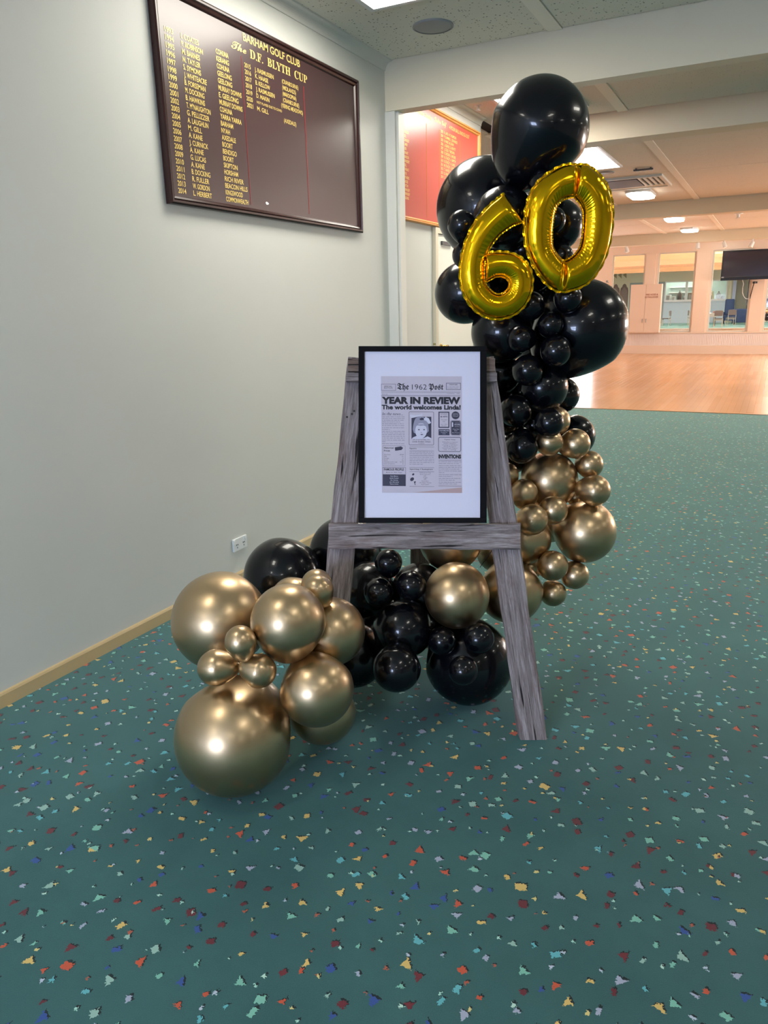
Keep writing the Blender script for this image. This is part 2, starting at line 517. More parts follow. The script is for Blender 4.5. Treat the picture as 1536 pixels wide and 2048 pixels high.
# coved cornice
def cornice(name, y0, y1):
    pts = [(XL, 3.088), (XL + 0.006, 3.088)]
    for i in range(9):
        a = i / 8 * PI / 2
        pts.append((XL + 0.008 + 0.05 * (1 - math.cos(a)), 3.092 + 0.05 * math.sin(a)))
    pts += [(XL + 0.062, 3.149), (XL, 3.149)]
    m_ = MB(); m_.prism(pts, y0, y1)
    return struct(m_.build(name, WHITEP, smooth=False))
cornice('trim_3', -4.6, 5.24); cornice('trim_4', 5.36, 7.2)
# jamb and header of the opening
sbox('trim_5', WHITEP, XL + 0.0, XL + 0.075, 5.235, 5.35, 0, 2.83)
sbox('trim_6', WHITEP, XL + 0.075, XL + 0.092, 5.26, 5.35, 0, 2.83)
sbox('trim_7', BEAMP, XL - 0.15, 8.0, 5.24, 5.345, 2.83, 3.2)
sbox('trim_8', BEAMP, XL + 0.01, 8.0, 5.228, 5.24, 2.83, 2.885)
# beams
for k, (y0, y1, zb) in enumerate(((7.605, 7.85, 2.92), (14.56, 14.82, 2.9), (21.35, 21.6, 2.9))):
    sbox('trim_%d' % (9 + k), BEAMP, -7.2 if k else XL, 8.0, y0, y1, zb, 3.2)
# remaining shell
sbox('wall_right', WALL, 8.0, 8.1, -4.6, 8.0, 0, 0.8)
sbox('wall_right', WALL, 8.0, 8.1, -4.6, 8.0, 2.5, 3.3)
for k in range(4):
    y0 = -4.0 + k * 3.0
    if k != 9:
        sbox('wall_right', WALL, 8.0, 8.1, y0 - .6, y0 + 2.4, 0.8, 2.5); continue
    sbox('wall_right', WALL, 8.0, 8.1, y0 - .6, y0, 0.8, 2.5)
    r = MB()
    for a, b_ in ((y0, y0 + .06), (y0 + 2.34, y0 + 2.4), (y0 + 1.17, y0 + 1.23)): r.box(7.97, 8.06, a, b_, 0.8, 2.5)
    r.box(7.97, 8.06, y0 + .06, y0 + 1.17, 0.8, 0.86).box(7.97, 8.06, y0 + 1.23, y0 + 2.34, 0.8, 0.86).box(7.97, 8.06, y0 + .06, y0 + 1.17, 2.44, 2.5).box(7.97, 8.06, y0 + 1.23, y0 + 2.34, 2.44, 2.5)
    o = struct(r.build('window_%d' % (30 + k), WHITEP))
    for a in (y0 + .06, y0 + 1.23): MB().box(8.0, 8.01, a, a + 1.11, 0.86, 2.44).build('pane', DAYR, o)
sbox('wall_front', WALL, XL, -1.75, -4.7, -4.6, 0, 3.3)
sbox('wall_front', WALL, 0.05, 8.0, -4.7, -4.6, 0, 3.3)
sbox('wall_front', WALL, -1.75, 0.05, -4.7, -4.6, 0, 0.9)
sbox('wall_front', WALL, -1.75, 0.05, -4.7, -4.6, 2.2, 3.3)
def window(name, frame_mat, glass, x0, x1, z0, z1, y, nx, nz, fwid=0.05, dep=0.05):
    """framed window in a wall facing y"""
    f = MB()
    f.box(x0, x0 + fwid, y - dep, y + dep, z0, z1).box(x1 - fwid, x1, y - dep, y + dep, z0, z1)
    f.box(x0 + fwid, x1 - fwid, y - dep, y + dep, z0, z0 + fwid).box(x0 + fwid, x1 - fwid, y - dep, y + dep, z1 - fwid, z1)
    r = struct(f.build(name, frame_mat))
    b = MB()
    for i in range(1, nx):
        xx = x0 + (x1 - x0) * i / nx; b.box(xx - fwid / 2, xx + fwid / 2, y - dep * .7, y + dep * .7, z0 + fwid, z1 - fwid)
    for i in range(1, nz):
        zz = z0 + (z1 - z0) * i / nz
        for j in range(nx):
            a = x0 + (x1 - x0) * j / nx + fwid / 2; c = x0 + (x1 - x0) * (j + 1) / nx - fwid / 2
            b.box(a, c, y - dep * .7, y + dep * .7, zz - fwid / 2, zz + fwid / 2)
    if b.v: b.build('glazing_bar', frame_mat, r)
    MB().box(x0 + fwid, x1 - fwid, y - 0.004, y + 0.004, z0 + fwid, z1 - fwid).build('pane', glass, r)
    return r
window('window_1', WHITEP, DAYB, -1.75, 0.05, 0.9, 2.2, -4.62, 2, 2, 0.1, 0.05)
# right wall of the hall with its run of windows
sbox('wall_hall_right', WALLB, 8.0, 8.1, 8.0, YW, 0, 0.8)
sbox('wall_hall_right', WALLB, 8.0, 8.1, 8.0, YW, 2.6, 3.3)
for k in range(6):
    y0 = 8.6 + k * 2.5
    if k < 2:
        struct(MB().box(8.0, 8.1, y0, y0 + 2.5, 0.8, 2.6).build('wall_hall_right', WALLB)); continue
    r = MB()
    for a, b_ in ((y0, y0 + .06), (y0 + 2.14, y0 + 2.2)): r.box(7.97, 8.06, a, b_, 0.8, 2.6)
    r.box(7.97, 8.06, y0 + .06, y0 + 2.14, 0.8, 0.86).box(7.97, 8.06, y0 + .06, y0 + 2.14, 2.54, 2.6)
    o = struct(r.build('window_%d' % (2 + k), WHITEP))
    MB().box(8.0, 8.01, y0 + .06, y0 + 2.14, 0.86, 2.54).build('pane', DAYH, o)
    struct(MB().box(8.0, 8.1, y0 + 2.2, y0 + 2.5, 0.8, 2.6).build('wall_hall_right', WALLB))
struct(MB().box(8.0, 8.1, 8.0, 8.6, 0.8, 2.6).build('wall_hall_right', WALLB))
# ceiling: dark slab above, single tiles hung below it, battens between
ceil = sbox('ceiling', DARKGAP, -7.3, 8.1, -4.7, YW + .1, CZ + 0.02, CZ + 0.08)
def bay(y0, y1, cuts, mat, xmin):
    xs = [-1.41 + 1.345 * k for k in range(-5, 8)]
    ys = [y0] + list(cuts) + [y1]
    edges = sorted([x for x in xs if x > xmin + .3 and x < 8.0])
    bounds = [xmin] + edges + [8.0]
    for i in range(len(bounds) - 1):
        a = bounds[i] + (0.047 if i else 0); b_ = bounds[i + 1] - (0.047 if i < len(bounds) - 2 else 0)
        for j in range(len(ys) - 1):
            MB().box(a, b_ - 0.004, ys[j] + (0.005 if j else 0), ys[j + 1] - (0.007 if y1 < 6 else .022 if j == len(ys) - 2 else .004), CZ, CZ + 0.014).build('ceiling_tile', mat, ceil)
    for x in edges:
        MB().box(x - 0.046, x + 0.044, y0, y1, CZ - 0.008, CZ + 0.012).build('ceiling_batten', BATT, ceil)
bay(-4.6, 5.24, (-2.2, 1.5), TILE, XL)
bay(5.345, 7.605, (), TILEB, XL)
MB().box(-7.2, XL - .15, 7.21, 7.85, CZ, CZ + .014).build('ceiling_tile', TILEB, ceil)
bay(7.85, 14.56, (11.356,), TILEB, -7.2)
bay(14.82, 21.35, (18.5,), TILEB, -7.2)
bay(21.6, YW, (), TILEB, -7.2)

# ------------------------------------------------------------------ far wall with its row of tall mirrors, built as openings
OP = [(-4.48, -3.56), (-3.2, -2.205), (-1.76, -0.74), (-0.34, 0.66), (1.06, 2.06), (2.46, 3.46), (3.86, 4.86)]
Z0, Z1 = 0.61, 2.82
yb = YW + 0.12
sbox('wall_far', WALLB, -7.2, -6.2, YW, yb, 0, 3.2)
sbox('wall_far', WALLB, -6.2, -4.9, YW, yb, 2.1, 3.2)
sbox('wall_far', WALLB, -4.9, OP[0][0], YW, yb, 0, 3.2)
sbox('wall_far', WALLB, OP[0][0], 8.0, YW, yb, Z1, 3.2)
sbox('wall_far', WALLB, OP[0][0], 8.0, YW, yb, 0, Z0 - .02)
prev = OP[0][1]
for a, b_ in OP[1:]:
    sbox('wall_far', WALLB, prev, a, YW, yb, Z0 - .02, Z1)
    # shallow pier standing proud of the wall
    sbox('trim_%d' % (20 + int(a * 10 + 60)), WALLB, prev + 0.03, a - 0.06, YW - 0.06, YW, Z0, Z1 - 0.01)
    prev = b_
sbox('wall_far', WALLB, prev, 8.0, YW, yb, Z0 - .02, Z1)
sbox('trim_12', WALLB, OP[0][0] - .1, 8.0, YW - 0.055, YW, Z0 - 0.035, Z0 - 0.002)        # sill
sbox('trim_13', WALLB, -4.9, 8.0, YW - 0.09, YW, 0.0, 0.235)                     # plain step
rib = MB()
x = -4.88
while x < 3.0:
    rib.box(x, x + 0.026, YW - 0.05, YW - 0.03, 0.235, Z0 - 0.045); x += 0.045
rb_ = rib.build('ribbed_panelling', plain('panelling_paint', (250, 240, 236), 0.55)); rb_['kind'] = 'structure'
sbox('trim_14', MATS['panelling_paint'], -4.9, 8.0, YW - 0.03, YW, 0.235, Z0 - 0.045)
for i, (a, b_) in enumerate(OP):  # clear panes stand in for the mirrors
    window('window_%d' % (8 + i), WHITEP, GLASS, a, b_, Z0 - .01, Z1, YW + 0.06, 1, 1, 0.035, 0.03)
# bright glazed door at the left of the far wall
d = MB().box(-6.2, -6.1, YW, YW + .06, 0, 2.1).box(-5.0, -4.9, YW, YW + .06, 0, 2.1).box(-6.1, -5.0, YW, YW + .06, 2.0, 2.1).box(-6.1, -5.0, YW, YW + .06, 0, 0.12).build('door_1', WHITEP)
struct(d)
MB().box(-6.1, -5.0, YW + .03, YW + .04, 0.12, 2.0).build('pane', DAYD, d)
MB().tube((-5.08, YW - .03, 1.0), (-5.08, YW - .03, 1.2), 0.012).build('door_handle', GREYP, d)
# door in the left wall just past the opening
dm = plain('door_paint', (222, 226, 214), 0.4)
dr = MB().box(XL, XL + 0.03, 6.065, 6.115, 0, 2.13).box(XL, XL + 0.03, 7.0, 7.05, 0, 2.13).box(XL, XL + .03, 6.115, 7.0, 2.085, 2.13).build('door_2', BEAMP)
struct(dr)
MB().box(XL, XL + 0.018, 6.12, 6.995, 0.01, 2.08).build('door_leaf', dm, dr)
MB().tube((XL + .018, 6.19, 1.16), (XL + .055, 6.19, 1.16), 0.014).tube((XL + .05, 6.19, 1.16), (XL + .05, 6.28, 1.165), 0.009).tube((XL + .018, 6.19, 1.16), (XL + .022, 6.19, 1.16), 0.028, 12).build('door_handle', plain('brass', (205, 175, 110), 0.25, 1.0), dr, smooth=True)
MB().box(XL + .018, XL + .034, 6.2, 6.42, 2.0, 2.03).build('door_closer', DKGREY, dr)

# ------------------------------------------------------------------ the mirrors' reflection, built as a room behind the openings
BY = 56.0
CREAM = plain('cream_wall', (214, 212, 188), 0.6)
GREYW = plain('grey_blue_panel', (150, 164, 166), 0.6)
sbox('wall_back_room_left', CREAM, -16.1, -16.0, YW + .12, 58, 0, 4.2)
sbox('wall_back_room_right', WALLB, 6.0, 6.1, YW + .12, 58, 0, 4.2)
sbox('wall_back_room_near', WALLB, -16.0, -7.3, YW, yb, 0, 3.3)
ceb = sbox('ceiling', plain('bounce_tint_ceiling', (236, 222, 210), 0.8), -16.0, 6.0, YW + .12, 43.0, CZ, CZ + .1)  # peach tint puts the warm bounce off the floorboards into the colour
sbox('ceiling', plain('sage_ceiling', (186, 190, 176), 0.8), -16.0, 6.0, 43.0, 58.0, 3.75, 3.85)
sbox('trim_15', WALLB, -16.0, 6.0, 34.7, 35.0, 2.94, CZ)
sbox('trim_16', BEAMP, -16.0, 6.0, 42.8, 43.1, 2.94, 3.85)
sbox('wall_back', CREAM, -16.0, -9.3, BY, BY + .1, 0, 3.85)
sbox('wall_back', CREAM, -9.3, 6.0, BY, BY + .1, 2.74, 3.85)
sbox('wall_back', CREAM, -3.1, 6.0, BY, BY + .1, 0, 2.74)
sbox('wall_back', CREAM, -7.0, -3.1, BY, BY + .1, 0, 1.38)
sbox('wall_back', GREYW, -9.3, -7.0, BY, BY + .1, 0, 2.74)
# servery: counter front, shelf line, windows into the kitchen
ctr = tag(MB().box(-7.0, -3.1, BY - .05, BY, 0.0, 1.40).build('servery_counter', plain('counter_laminate', (198, 214, 226), 0.45)), 'pale blue panelled servery counter under the kitchen windows beyond the dance floor', 'counter')
MB().box(-6.98, -3.12, BY - .16, BY + .6, 1.40, 1.46).build('counter_top', WHITE, ctr)
MB().box(-7.0, -3.1, BY - .055, BY - .05, 1.30, 1.31).build('panel_joint', GREYP, ctr)
kw = plain('kitchen_wall', (176, 196, 196), 0.6)
sbox('wall_kitchen', kw, -9.2, -3.0, BY + 1.9, BY + 2.0, 0, 3.2)
sbox('wall_kitchen', kw, -9.3, -9.2, BY + .1, BY + 2.0, 0, 3.2)
sbox('wall_kitchen', kw, -3.1, -3.0, BY + .1, BY + 1.9, 0, 3.2)
for i, (a, b_) in enumerate(((-7.0, -5.62), (-5.62, -4.35), (-4.35, -3.1))):
    window('window_%d' % (15 + i), WHITE, GLASS, a, b_, 1.46, 2.74, BY + .05, 1, 1, 0.07, 0.05)
# ================================================================== fixtures on the ceiling and walls
def light(x0, x1, y0, y1, label, group, round_=False, z=CZ, DIFF=DIFF):
    t = empty('ceiling_light', ((x0 + x1) / 2, (y0 + y1) / 2, z))
    tag(t, label, 'ceiling light', group)
    if round_:
        def rr(o, c=0.09):
            a0, a1, b0, b1 = x0 - o, x1 + o, y0 - o, y1 + o
            return [(a0 + c, b0), (a1 - c, b0), (a1, b0 + c), (a1, b1 - c), (a1 - c, b1), (a0 + c, b1), (a0, b1 - c), (a0, b0 + c)]
        MB().prism(rr(0.02), z - 0.045, z, 'z').build('frame', WHITE, t)
        MB().prism(rr(0.0), z - 0.075, z - 0.046, 'z').build('diffuser', DIFF, t)
    else:
        f = MB()
        for b in ((x0 - .03, x0, y0 - .03, y1 + .03), (x1, x1 + .03, y0 - .03, y1 + .03), (x0, x1, y0 - .03, y0), (x0, x1, y1, y1 + .03)):
            f.box(*b, z - 0.018, z)
        f.build('frame', WHITE, t)
        MB().box(x0, x1, y0, y1, z - 0.012, z - 0.002).build('diffuser', DIFF, t)
    return t
light(-2.21, -1.61, 3.1, 4.32, 'square-cornered light panel at the very top, above the dark honour board', None)
light(-2.26, -1.66, 5.95, 7.2, 'light panel just behind the topmost black balloon, over the red board', None)
light(-2.55, -1.95, 9.04, 10.5, 'large bright light panel to the right of the topmost black balloon', None)
light(-2.26, -1.93, 12.75, 13.5, 'small rounded light just behind the ceiling air vent', None, True)
light(-2.24, -1.92, 17.0, 17.7, 'thin rounded light right behind the second beam of the hall', None, True)
light(-2.24, -1.90, 20.0, 20.6, 'rounded light farthest back over the wooden floor, left of the television', None, True)
light(-1.75, -1.35, 22.5, 23.1, 'flat light at the top left corner of the television', None, True)
# the same panels go on in rows to the right and behind, outside the picture
for gx in (1.15, 4.6):
    for gy in (-2.6, 0.6, 3.7, 6.6, 10.0, 13.0, 17.5, 20.3):
        light(gx - .18, gx + .18, gy - .38, gy + .38, 'light panel in the rows running on to the right of the picture', 'light panels to the right of the picture')
for gy in (-2.6, 0.4):
    light(-2.09, -1.73, gy - .38, gy + .38, 'light panel in the row above and behind the viewer', 'light panels above the viewer')
P_ = hit(1275, 528, Vector((0, 0, CZ)), UP)
light(P_.x - .35, P_.x + .35, P_.y - .5, P_.y + .5, 'light on the ceiling beyond the leftmost far opening', None, True)
for gx in (-12.5, 0.9, 3.6):  # unseen fill lights, added to brighten the ceiling behind the openings
    for gy in (26.5, 31.5, 38.5): light(gx - .6, gx + .6, gy - 1.2, gy + 1.2, 'added fill light on the ceiling beyond the far openings, out of view', 'added fill lights beyond the far openings', DIFF=DIFF2)
for gx in (-11, -7.5, -4.5, -1.0, 3):  # fill lights added to brighten the sage ceiling end
    light(gx - .35, gx + .35, 49.0, 50.2, 'added fill light over the tables in the mirrored room', 'added fill lights beyond the far openings', z=3.75, DIFF=DIFF2)
light(-8, -4, BY + .6, BY + 1.0, 'added fill light brightening the kitchen behind the servery', None, z=3.15)  # lamp added to brighten the kitchen

def speaker(x, y, r, label):
    t = tag(empty('ceiling_speaker', (x, y, CZ)), label, 'speaker')
    MB().lathe([(r, 0), (r, -.008), (r * .93, -.012), (r * .9, -.01)], 32, (x, y, CZ)).build('rim', GREYP, t, smooth=True)
    MB().lathe([(r * .9, -.008), (r * .7, -.013), (r * .35, -.017), (0.001, -.018)], 32, (x, y, CZ)).build('grille', GREYP if r > .1 else WHITE, t, smooth=True)
speaker(-2.045, 4.785, 0.125, 'round grey speaker set in the perforated ceiling left of the top balloon')
speaker(-2.2, 10.9, 0.11, 'faint round ceiling speaker between the big light panel and the air vent')
t = tag(empty('sprinkler', (-2.46, 6.72, CZ)), 'tiny white sprinkler on the ceiling above the red board', 'sprinkler')
MB().lathe([(.03, 0), (.03, -.006), (.012, -.01), (.012, -.035), (.0001, -.036)], 12, (-2.46, 6.72, CZ)).build('head', WHITE, t)
MB().lathe([(.022, -.04), (.022, -.043), (.0001, -.044)], 10, (-2.46, 6.72, CZ)).build('deflector', WHITE, t)
t = tag(empty('sprinkler', (-0.9, 17.6, CZ)), 'white sprinkler rose on the pink ceiling above the television', 'sprinkler')
MB().lathe([(.09, 0), (.09, -.01), (.03, -.02), (.03, -.07), (.0001, -.075)], 12, (-0.9, 17.6, CZ)).build('head', WHITE, t)
MB().lathe([(.05, -.085), (.05, -.09), (.0001, -.092)], 10, (-0.9, 17.6, CZ)).build('deflector', WHITE, t)
t = tag(empty('ceiling_bracket', (-1.72, 10.85, CZ)), 'small white hook bar on the ceiling beside the batten', 'bracket')
MB().box(-1.84, -1.6, 10.83, 10.87, CZ - .03, CZ - .012).box(-1.82, -1.80, 10.84, 10.86, CZ - .012, CZ).box(-1.64, -1.62, 10.84, 10.86, CZ - .012, CZ).build('bar', DKGREY, t)
for q in (-1.79, -1.71, -1.63):
    MB().box(q - .02, q + .02, 10.87, 10.9, CZ - .035, CZ - .012).build('hook', WHITE, t)
# air vent with its slats
t = tag(empty('air_vent', (-2.1, 12.0, CZ)), 'long ceiling air vent with a dark grey face and slats at its right end', 'air vent')
x0, x1, y0, y1 = -2.75, -1.62, 11.5, 12.5
f = MB()
for b in ((x0 - .05, x1 + .05, y0 - .05, y0), (x0 - .05, x1 + .05, y1, y1 + .05), (x0 - .05, x0, y0, y1), (x1, x1 + .05, y0, y1)): f.box(*b, CZ - .03, CZ)
f.build('frame', WHITEP, t)
MB().box(x0, x1 - .3, y0 + .06, y1 - .2, CZ - .03, CZ - .004).build('face_plate', VENTG, t)
MB().box(x0, x1, y1 - .2, y1, CZ - .022, CZ - .004).build('deflector', BEAMP, t)
MB().box(x1 - .3, x1, y0, y1 - .2, CZ - .006, CZ - .002).build('duct', BLACKP, t)
for k in range(4):
    xx = x1 - .28 + k * .072
    MB().box(xx, xx + .028, y0, y1 - .2, CZ - .03, CZ - .008).build('slat', WHITEP, t)
# spotlights hanging from the last beam
def spot(px, py, yy, tilt, label):
    P = hit(px, py, Vector((0, yy, 0)), Vector((0, 1, 0)))
    t = tag(empty('spotlight', P), label, 'spotlight')
    MB().tube((P.x, P.y, P.z), (P.x, P.y, P.z + 0.1), .02, 8).box(P.x - .05, P.x + .05, P.y - .04, P.y + .04, P.z + .1, max(2.9, P.z + .13)).build('mount', WHITE, t)
    d_ = Vector((tilt, -.25, -1)).normalized()
    MB().tube(P - d_ * .02, P + d_ * .12, .045, 12, .055).build('lamp_head', WHITE, t, smooth=False)
spot(1252.5, 496, 21.47, .35, 'leftmost small white spotlight near the far wall, beside the gold zero')
spot(1396, 488, 21.47, .05, 'white spotlight pointing straight down, left of the television')
spot(1448, 486, 21.47, .4, 'white spotlight tilted right above the television corner')
spot(1505, 485, 21.47, -.35, 'white spotlight tilted left above the middle of the television')

# double power point on the left wall
t = tag(empty('power_point', (XL, 3.253, 0.226)), 'white double power point low on the grey wall left of the easel', 'power point')
MB().box(XL, XL + .011, 3.191, 3.313, .19, .262).build('plate', WHITE, t, bevel=.002)
for yy in (3.222, 3.282):
    MB().box(XL + .011, XL + .015, yy - .011 + (-.022 if yy < 3.25 else .022), yy + .003 + (-.022 if yy < 3.25 else .022), .235, .257).build('switch', WHITE, t)
    s_ = MB()
    s_.box(XL + .011, XL + .0125, yy - .008, yy - .004, .222, .230).box(XL + .011, XL + .0125, yy + .004, yy + .008, .222, .230).box(XL + .011, XL + .0125, yy - .0015, yy + .0015, .206, .214)
    s_.build('socket_slots', DKGREY, t)

# ------------------------------------------------------------------ honour boards
def board(name, label, x, y0, y1, z0, z1, fw_, face, frame, bead):
    t = tag(empty(name, (x, (y0 + y1) / 2, z0)), label, 'honour board')
    MB().box(x, x + .014, y0 + fw_ * .6, y1 - fw_ * .6, z0 + fw_ * .6, z1 - fw_ * .6).build('face_panel', face, t)
    prof = [(0, 0), (.030, 0), (.036, .2), (.036, .42), (.026, .5), (.030, .62), (.024, .85), (.014, 1.0), (0, 1.0)]
    def rail(a, b_, horizontal, at_, sgn):
        m_ = MB(); n = len(prof)
        vs = []
        for s_ in (0, 1):
            for (dx, q) in prof:
                off = q * fw_
                ln = a + off if s_ == 0 else b_ - off
                p_ = at_ + sgn * off
                vs.append((x + dx, ln, p_) if horizontal else (x + dx, p_, ln))
        m_.add(vs, [tuple(range(n)), tuple(range(2 * n - 1, n - 1, -1))] + [(i, (i + 1) % n, n + (i + 1) % n, n + i) for i in range(n)])
        m_.build('frame_rail', frame, t)
    rail(y0, y1, True, z0, 1); rail(y0, y1, True, z1, -1); rail(z0, z1, False, y0, 1); rail(z0, z1, False, y1, -1)
    return t
B1 = board('honour_board', 'dark maroon board with gilt names high on the left wall', XL, 2.915, 4.80, 1.995, 2.928, 0.042, MAROON, MAHOG, None)
rows = [("1993", "I. COATES", "COHUNA"), ("1994", "P. ROBINSON", "KERANG"), ("1995", "M. BARNES", "COHUNA"), ("1996", "N. TAYLER", "GEELONG"), ("1997", "S. SYMONS", "GEELONG"), ("1998", "J. WHITEACRE", "MURRAY DOWNS"), ("1999", "B. FORSSMAN", "E. GEELONG"), ("2000", "M. DOCKING", "MURRAY DOWNS"), ("2001", "B. HAWKINS", "COHUNA"), ("2002", "T. M\u1d9cNAUGHTON", "YARRA YARRA"), ("2003", "G. PELLIZZER", "BARHAM"), ("2004", "A. LAUGHLIN", "NYAH"), ("2005", "M. GILL", "AXEDALE"), ("2006", "A. KANE", "BOORT"), ("2007", "J. CURNICK", "BENDIGO"), ("2008", "A. KANE", "BOORT"), ("2009", "G. LUCAS", "SKIPTON"), ("2010", "A. KANE", "HORSHAM"), ("2011", "B. DOCKING", "RICH RIVER"), ("2012", "R. FULLER", "BEACON HILLS"), ("2013", "W. GORDON", "KINGSWOOD"), ("2014", "L. HERBERT", "COMMONWEALTH")]
rows2 = [("2015", "J. RASMUSSEN", "(CRANBOURNE)"), ("2016", "K. HAASE", "(MIDLANDS)"), ("2017", "B. KELLOW", "(MAROOPNA)"), ("2018", "J. RASMUSSEN", "(CRANBOURNE)"), ("2019", "D. MAKIN", "(YERING MEADOWS)"), ("2020", "NOT PLAYED DUE TO COVID", ""), ("2021", "M. GILL", "(AXEDALE)")]
tx = XL + 0.0155
it = []
for i, (a, b_, c_) in enumerate(rows):
    zb = 2.7295 - i * .03235
    it.append((a, 2.992 - i * .0002, .056, zb, .0225, .012))
    it.append((b_, 3.100 - i * .0002, .0128 * len(b_) + .01, zb, .0225, .012))
    it.append((c_, 3.352 - i * .0002, .0148 * len(c_) + .01, zb, .0225, .012))
for i, (a, b_, c_) in enumerate(rows2):
    zb = 2.7235 - i * .0312
    it.append((a, 3.581, .054, zb, .021, .006))
    if i == 5: it.append((b_, 3.672, .235, zb + .004, .012, .006))
    else: it.append((b_, 3.671, .0135 * len(b_) + .01, zb, .021, .006))
    if c_: it.append((c_, 3.905 if i == 4 else 3.924, .0138 * len(c_), zb - (.012 if i == 6 else 0), .021, .006))
it.append(("BARHAM GOLF CLUB", 3.584, .535, 2.8465, .036, .014))
it.append(("\U0001D4E3\U0001D4F1\U0001D4EE", 3.480, .125, 2.787, .040, .008))
it.append(("\U0001D403.\U0001D405.  \U0001D401\U0001D40B\U0001D418\U0001D413\U0001D407  \U0001D402\U0001D414\U0001D40F", 3.636, .555, 2.7785, .041, .004))
text_mesh('lettering', it, GILT, B1, lambda a, b_: (tx, a, b_))
MB().box(XL + .014, tx, 4.146, 4.150, 2.06, 2.755).build('ruled_line', REDLINE, B1)
MB().box(XL + .014, tx, 3.5575, 3.560, 2.055, 2.768).build('ruled_line', REDLINE, B1)
MB().add([(tx, 3.695, 2.078), (tx, 3.705, 2.084), (tx, 3.716, 2.082), (tx, 3.728, 2.076), (tx, 3.720, 2.070), (tx, 3.704, 2.068)], [(0, 1, 2, 3, 4, 5)]).build('paint_chip', WHITE, B1)
B2 = board('honour_board', 'red board in an honey-coloured frame on the wall past the opening', XL, 5.375, 7.12, 2.135, 3.02, 0.035, REDB, PINE, None)
names = ["L. HARRISON", "J. PEEL", "M. MORRISSEY", "J. PALMER", "C. WEBB", "A. STEWART", "L. ROBINSON", "J. MORRISSEY", "J. PEEL", "N. PEVERALT", "L. COOK", "L. SMITHERS", "S. HARDEE", "D. BARTON", "J. MORRISSEY", "J. MORRISSEY", "P. HASLING"]
it = []
for i in range(17):
    zb = 2.745 - i * .0285
    it.append((str(1999 + i), 5.418, .036, zb, .019, .01))
    it.append((names[i], 5.465, .0105 * len(names[i]) + .01, zb, .019, .01))
nm2 = ["R. LAKE  M. THOMPSON", "P. SUMMERS  J. EDWARDS", "B. WARD  M. SHAW", "L. KEANE  D. HEWITT", "J. COLE  P. BROWN", "R. DRYDEN  D. MOORE", "N. STACEY  A. SMYTH", "B. STACEY  A. LANG", "M. STACEY  G. KINGS", "T. HAYES  S. AMES", "D. KNOX  T. LESLIE", "L. OLIVER  K. NEAL"]
for i in range(12):
    zb = 2.868 - i * .031
    it.append((str(2003 + i), 6.215, .05, zb, .021, .01))
    it.append((nm2[i], 6.285, .0135 * len(nm2[i]), zb, .021, .01))
it.append(("CLUB  Captains Trophy", 5.60, .43, 2.925, .026, .012, .2))
it.append(("\U0001D4DB\U0001D4EA\U0001D4ED\U0001D4F2\U0001D4EE\U0001D4FC \U0001D4D6\U0001D4F8\U0001D4F5\U0001D4EF", 6.085, .25, 2.928, .036, .006))
it.append(("4 FOUR BALL KNOCK-OUT", 6.40, .47, 2.925, .028, .01))
text_mesh('lettering', it, GILT, B2, lambda a, b_: (tx, a, b_))
for q_ in (5.925, 6.181, 6.642): MB().box(XL + .014, tx, q_, q_ + .003, 2.2, 2.88).build('ruled_line', PINE, B2)

# ------------------------------------------------------------------ television, cables, fire cupboard on the far wall
yt = YW - .35
def W(px, py, y=yt): return hit(px, py, Vector((0, y, 0)), Vector((0, 1, 0)))
a = W(1446, 502); b_ = W(1441, 561.5)
tx0, tz1, tz0 = (a.x + b_.x) / 2, a.z, b_.z
tx1 = tx0 + 1.22
t = tag(empty('television', (tx0 + .61, yt, tz0)), 'black flat television mounted high on the far wall at the right edge', 'television')
f = MB().box(tx0, tx0 + .035, yt - .03, yt + .04, tz0, tz1).box(tx1 - .035, tx1, yt - .03, yt + .04, tz0, tz1).box(tx0 + .035, tx1 - .035, yt - .03, yt + .04, tz1 - .035, tz1).box(tx0 + .035, tx1 - .035, yt - .03, yt + .04, tz0, tz0 + .1)
f.build('bezel', BLACKP, t)
MB().box(tx0 + .035, tx1 - .035, yt - .02, yt + .03, tz0 + .1, tz1 - .035).build('screen', plain('tv_screen', (36, 28, 36), 0.12), t)
MB().box(tx0 + .05, tx1 - .05, yt - .034, yt - .03, tz0 + .085, tz0 + .092).build('trim_strip', DKGREY, t)
MB().box(tx0 + .02, tx0 + .08, yt - .034, yt - .03, tz0 + .07, tz0 + .1).build('energy_sticker', GREYP, t)
MB().box(tx0 + .5, tx0 + .72, yt + .04, YW - .06, tz0 + .3, tz0 + .5).build('wall_bracket', DKGREY, t)
def cable(name, pts, y, r, mat, label):
    m_ = MB(); P = [W(q[0], q[1], y) for q in pts]
    for i in range(len(P) - 1): m_.tube(P[i], P[i + 1], r, 6)
    tag(m_.build(name, mat, smooth=True), label, 'cable')
cable('hanging_cable', [(1485, 560), (1487, 568), (1485.5, 575), (1485, 585), (1487, 592), (1491, 597), (1497, 598), (1500, 594)], YW - .15, .008, WHITE, 'white cable looping down below the television')
cable('hanging_cable', [(1509, 563), (1506, 573), (1502, 588), (1500, 597)], YW - .1, .012, BLACKP, 'dark cable running down the pier below the television')
t = tag(empty('cable_junction', W(1510, 565, YW - .08)), 'small dark junction block on the pier under the television', 'junction block')
P = W(1510, 565, YW - .08); MB().box(P.x - .06, P.x + .06, YW - .1, YW - .06, P.z - .025, P.z + .025).build('block', DKGREY, t, bevel=.004)
MB().box(P.x - .02, P.x + .02, YW - .105, YW - .1, P.z - .01, P.z + .01).build('cover', GREYP, t)

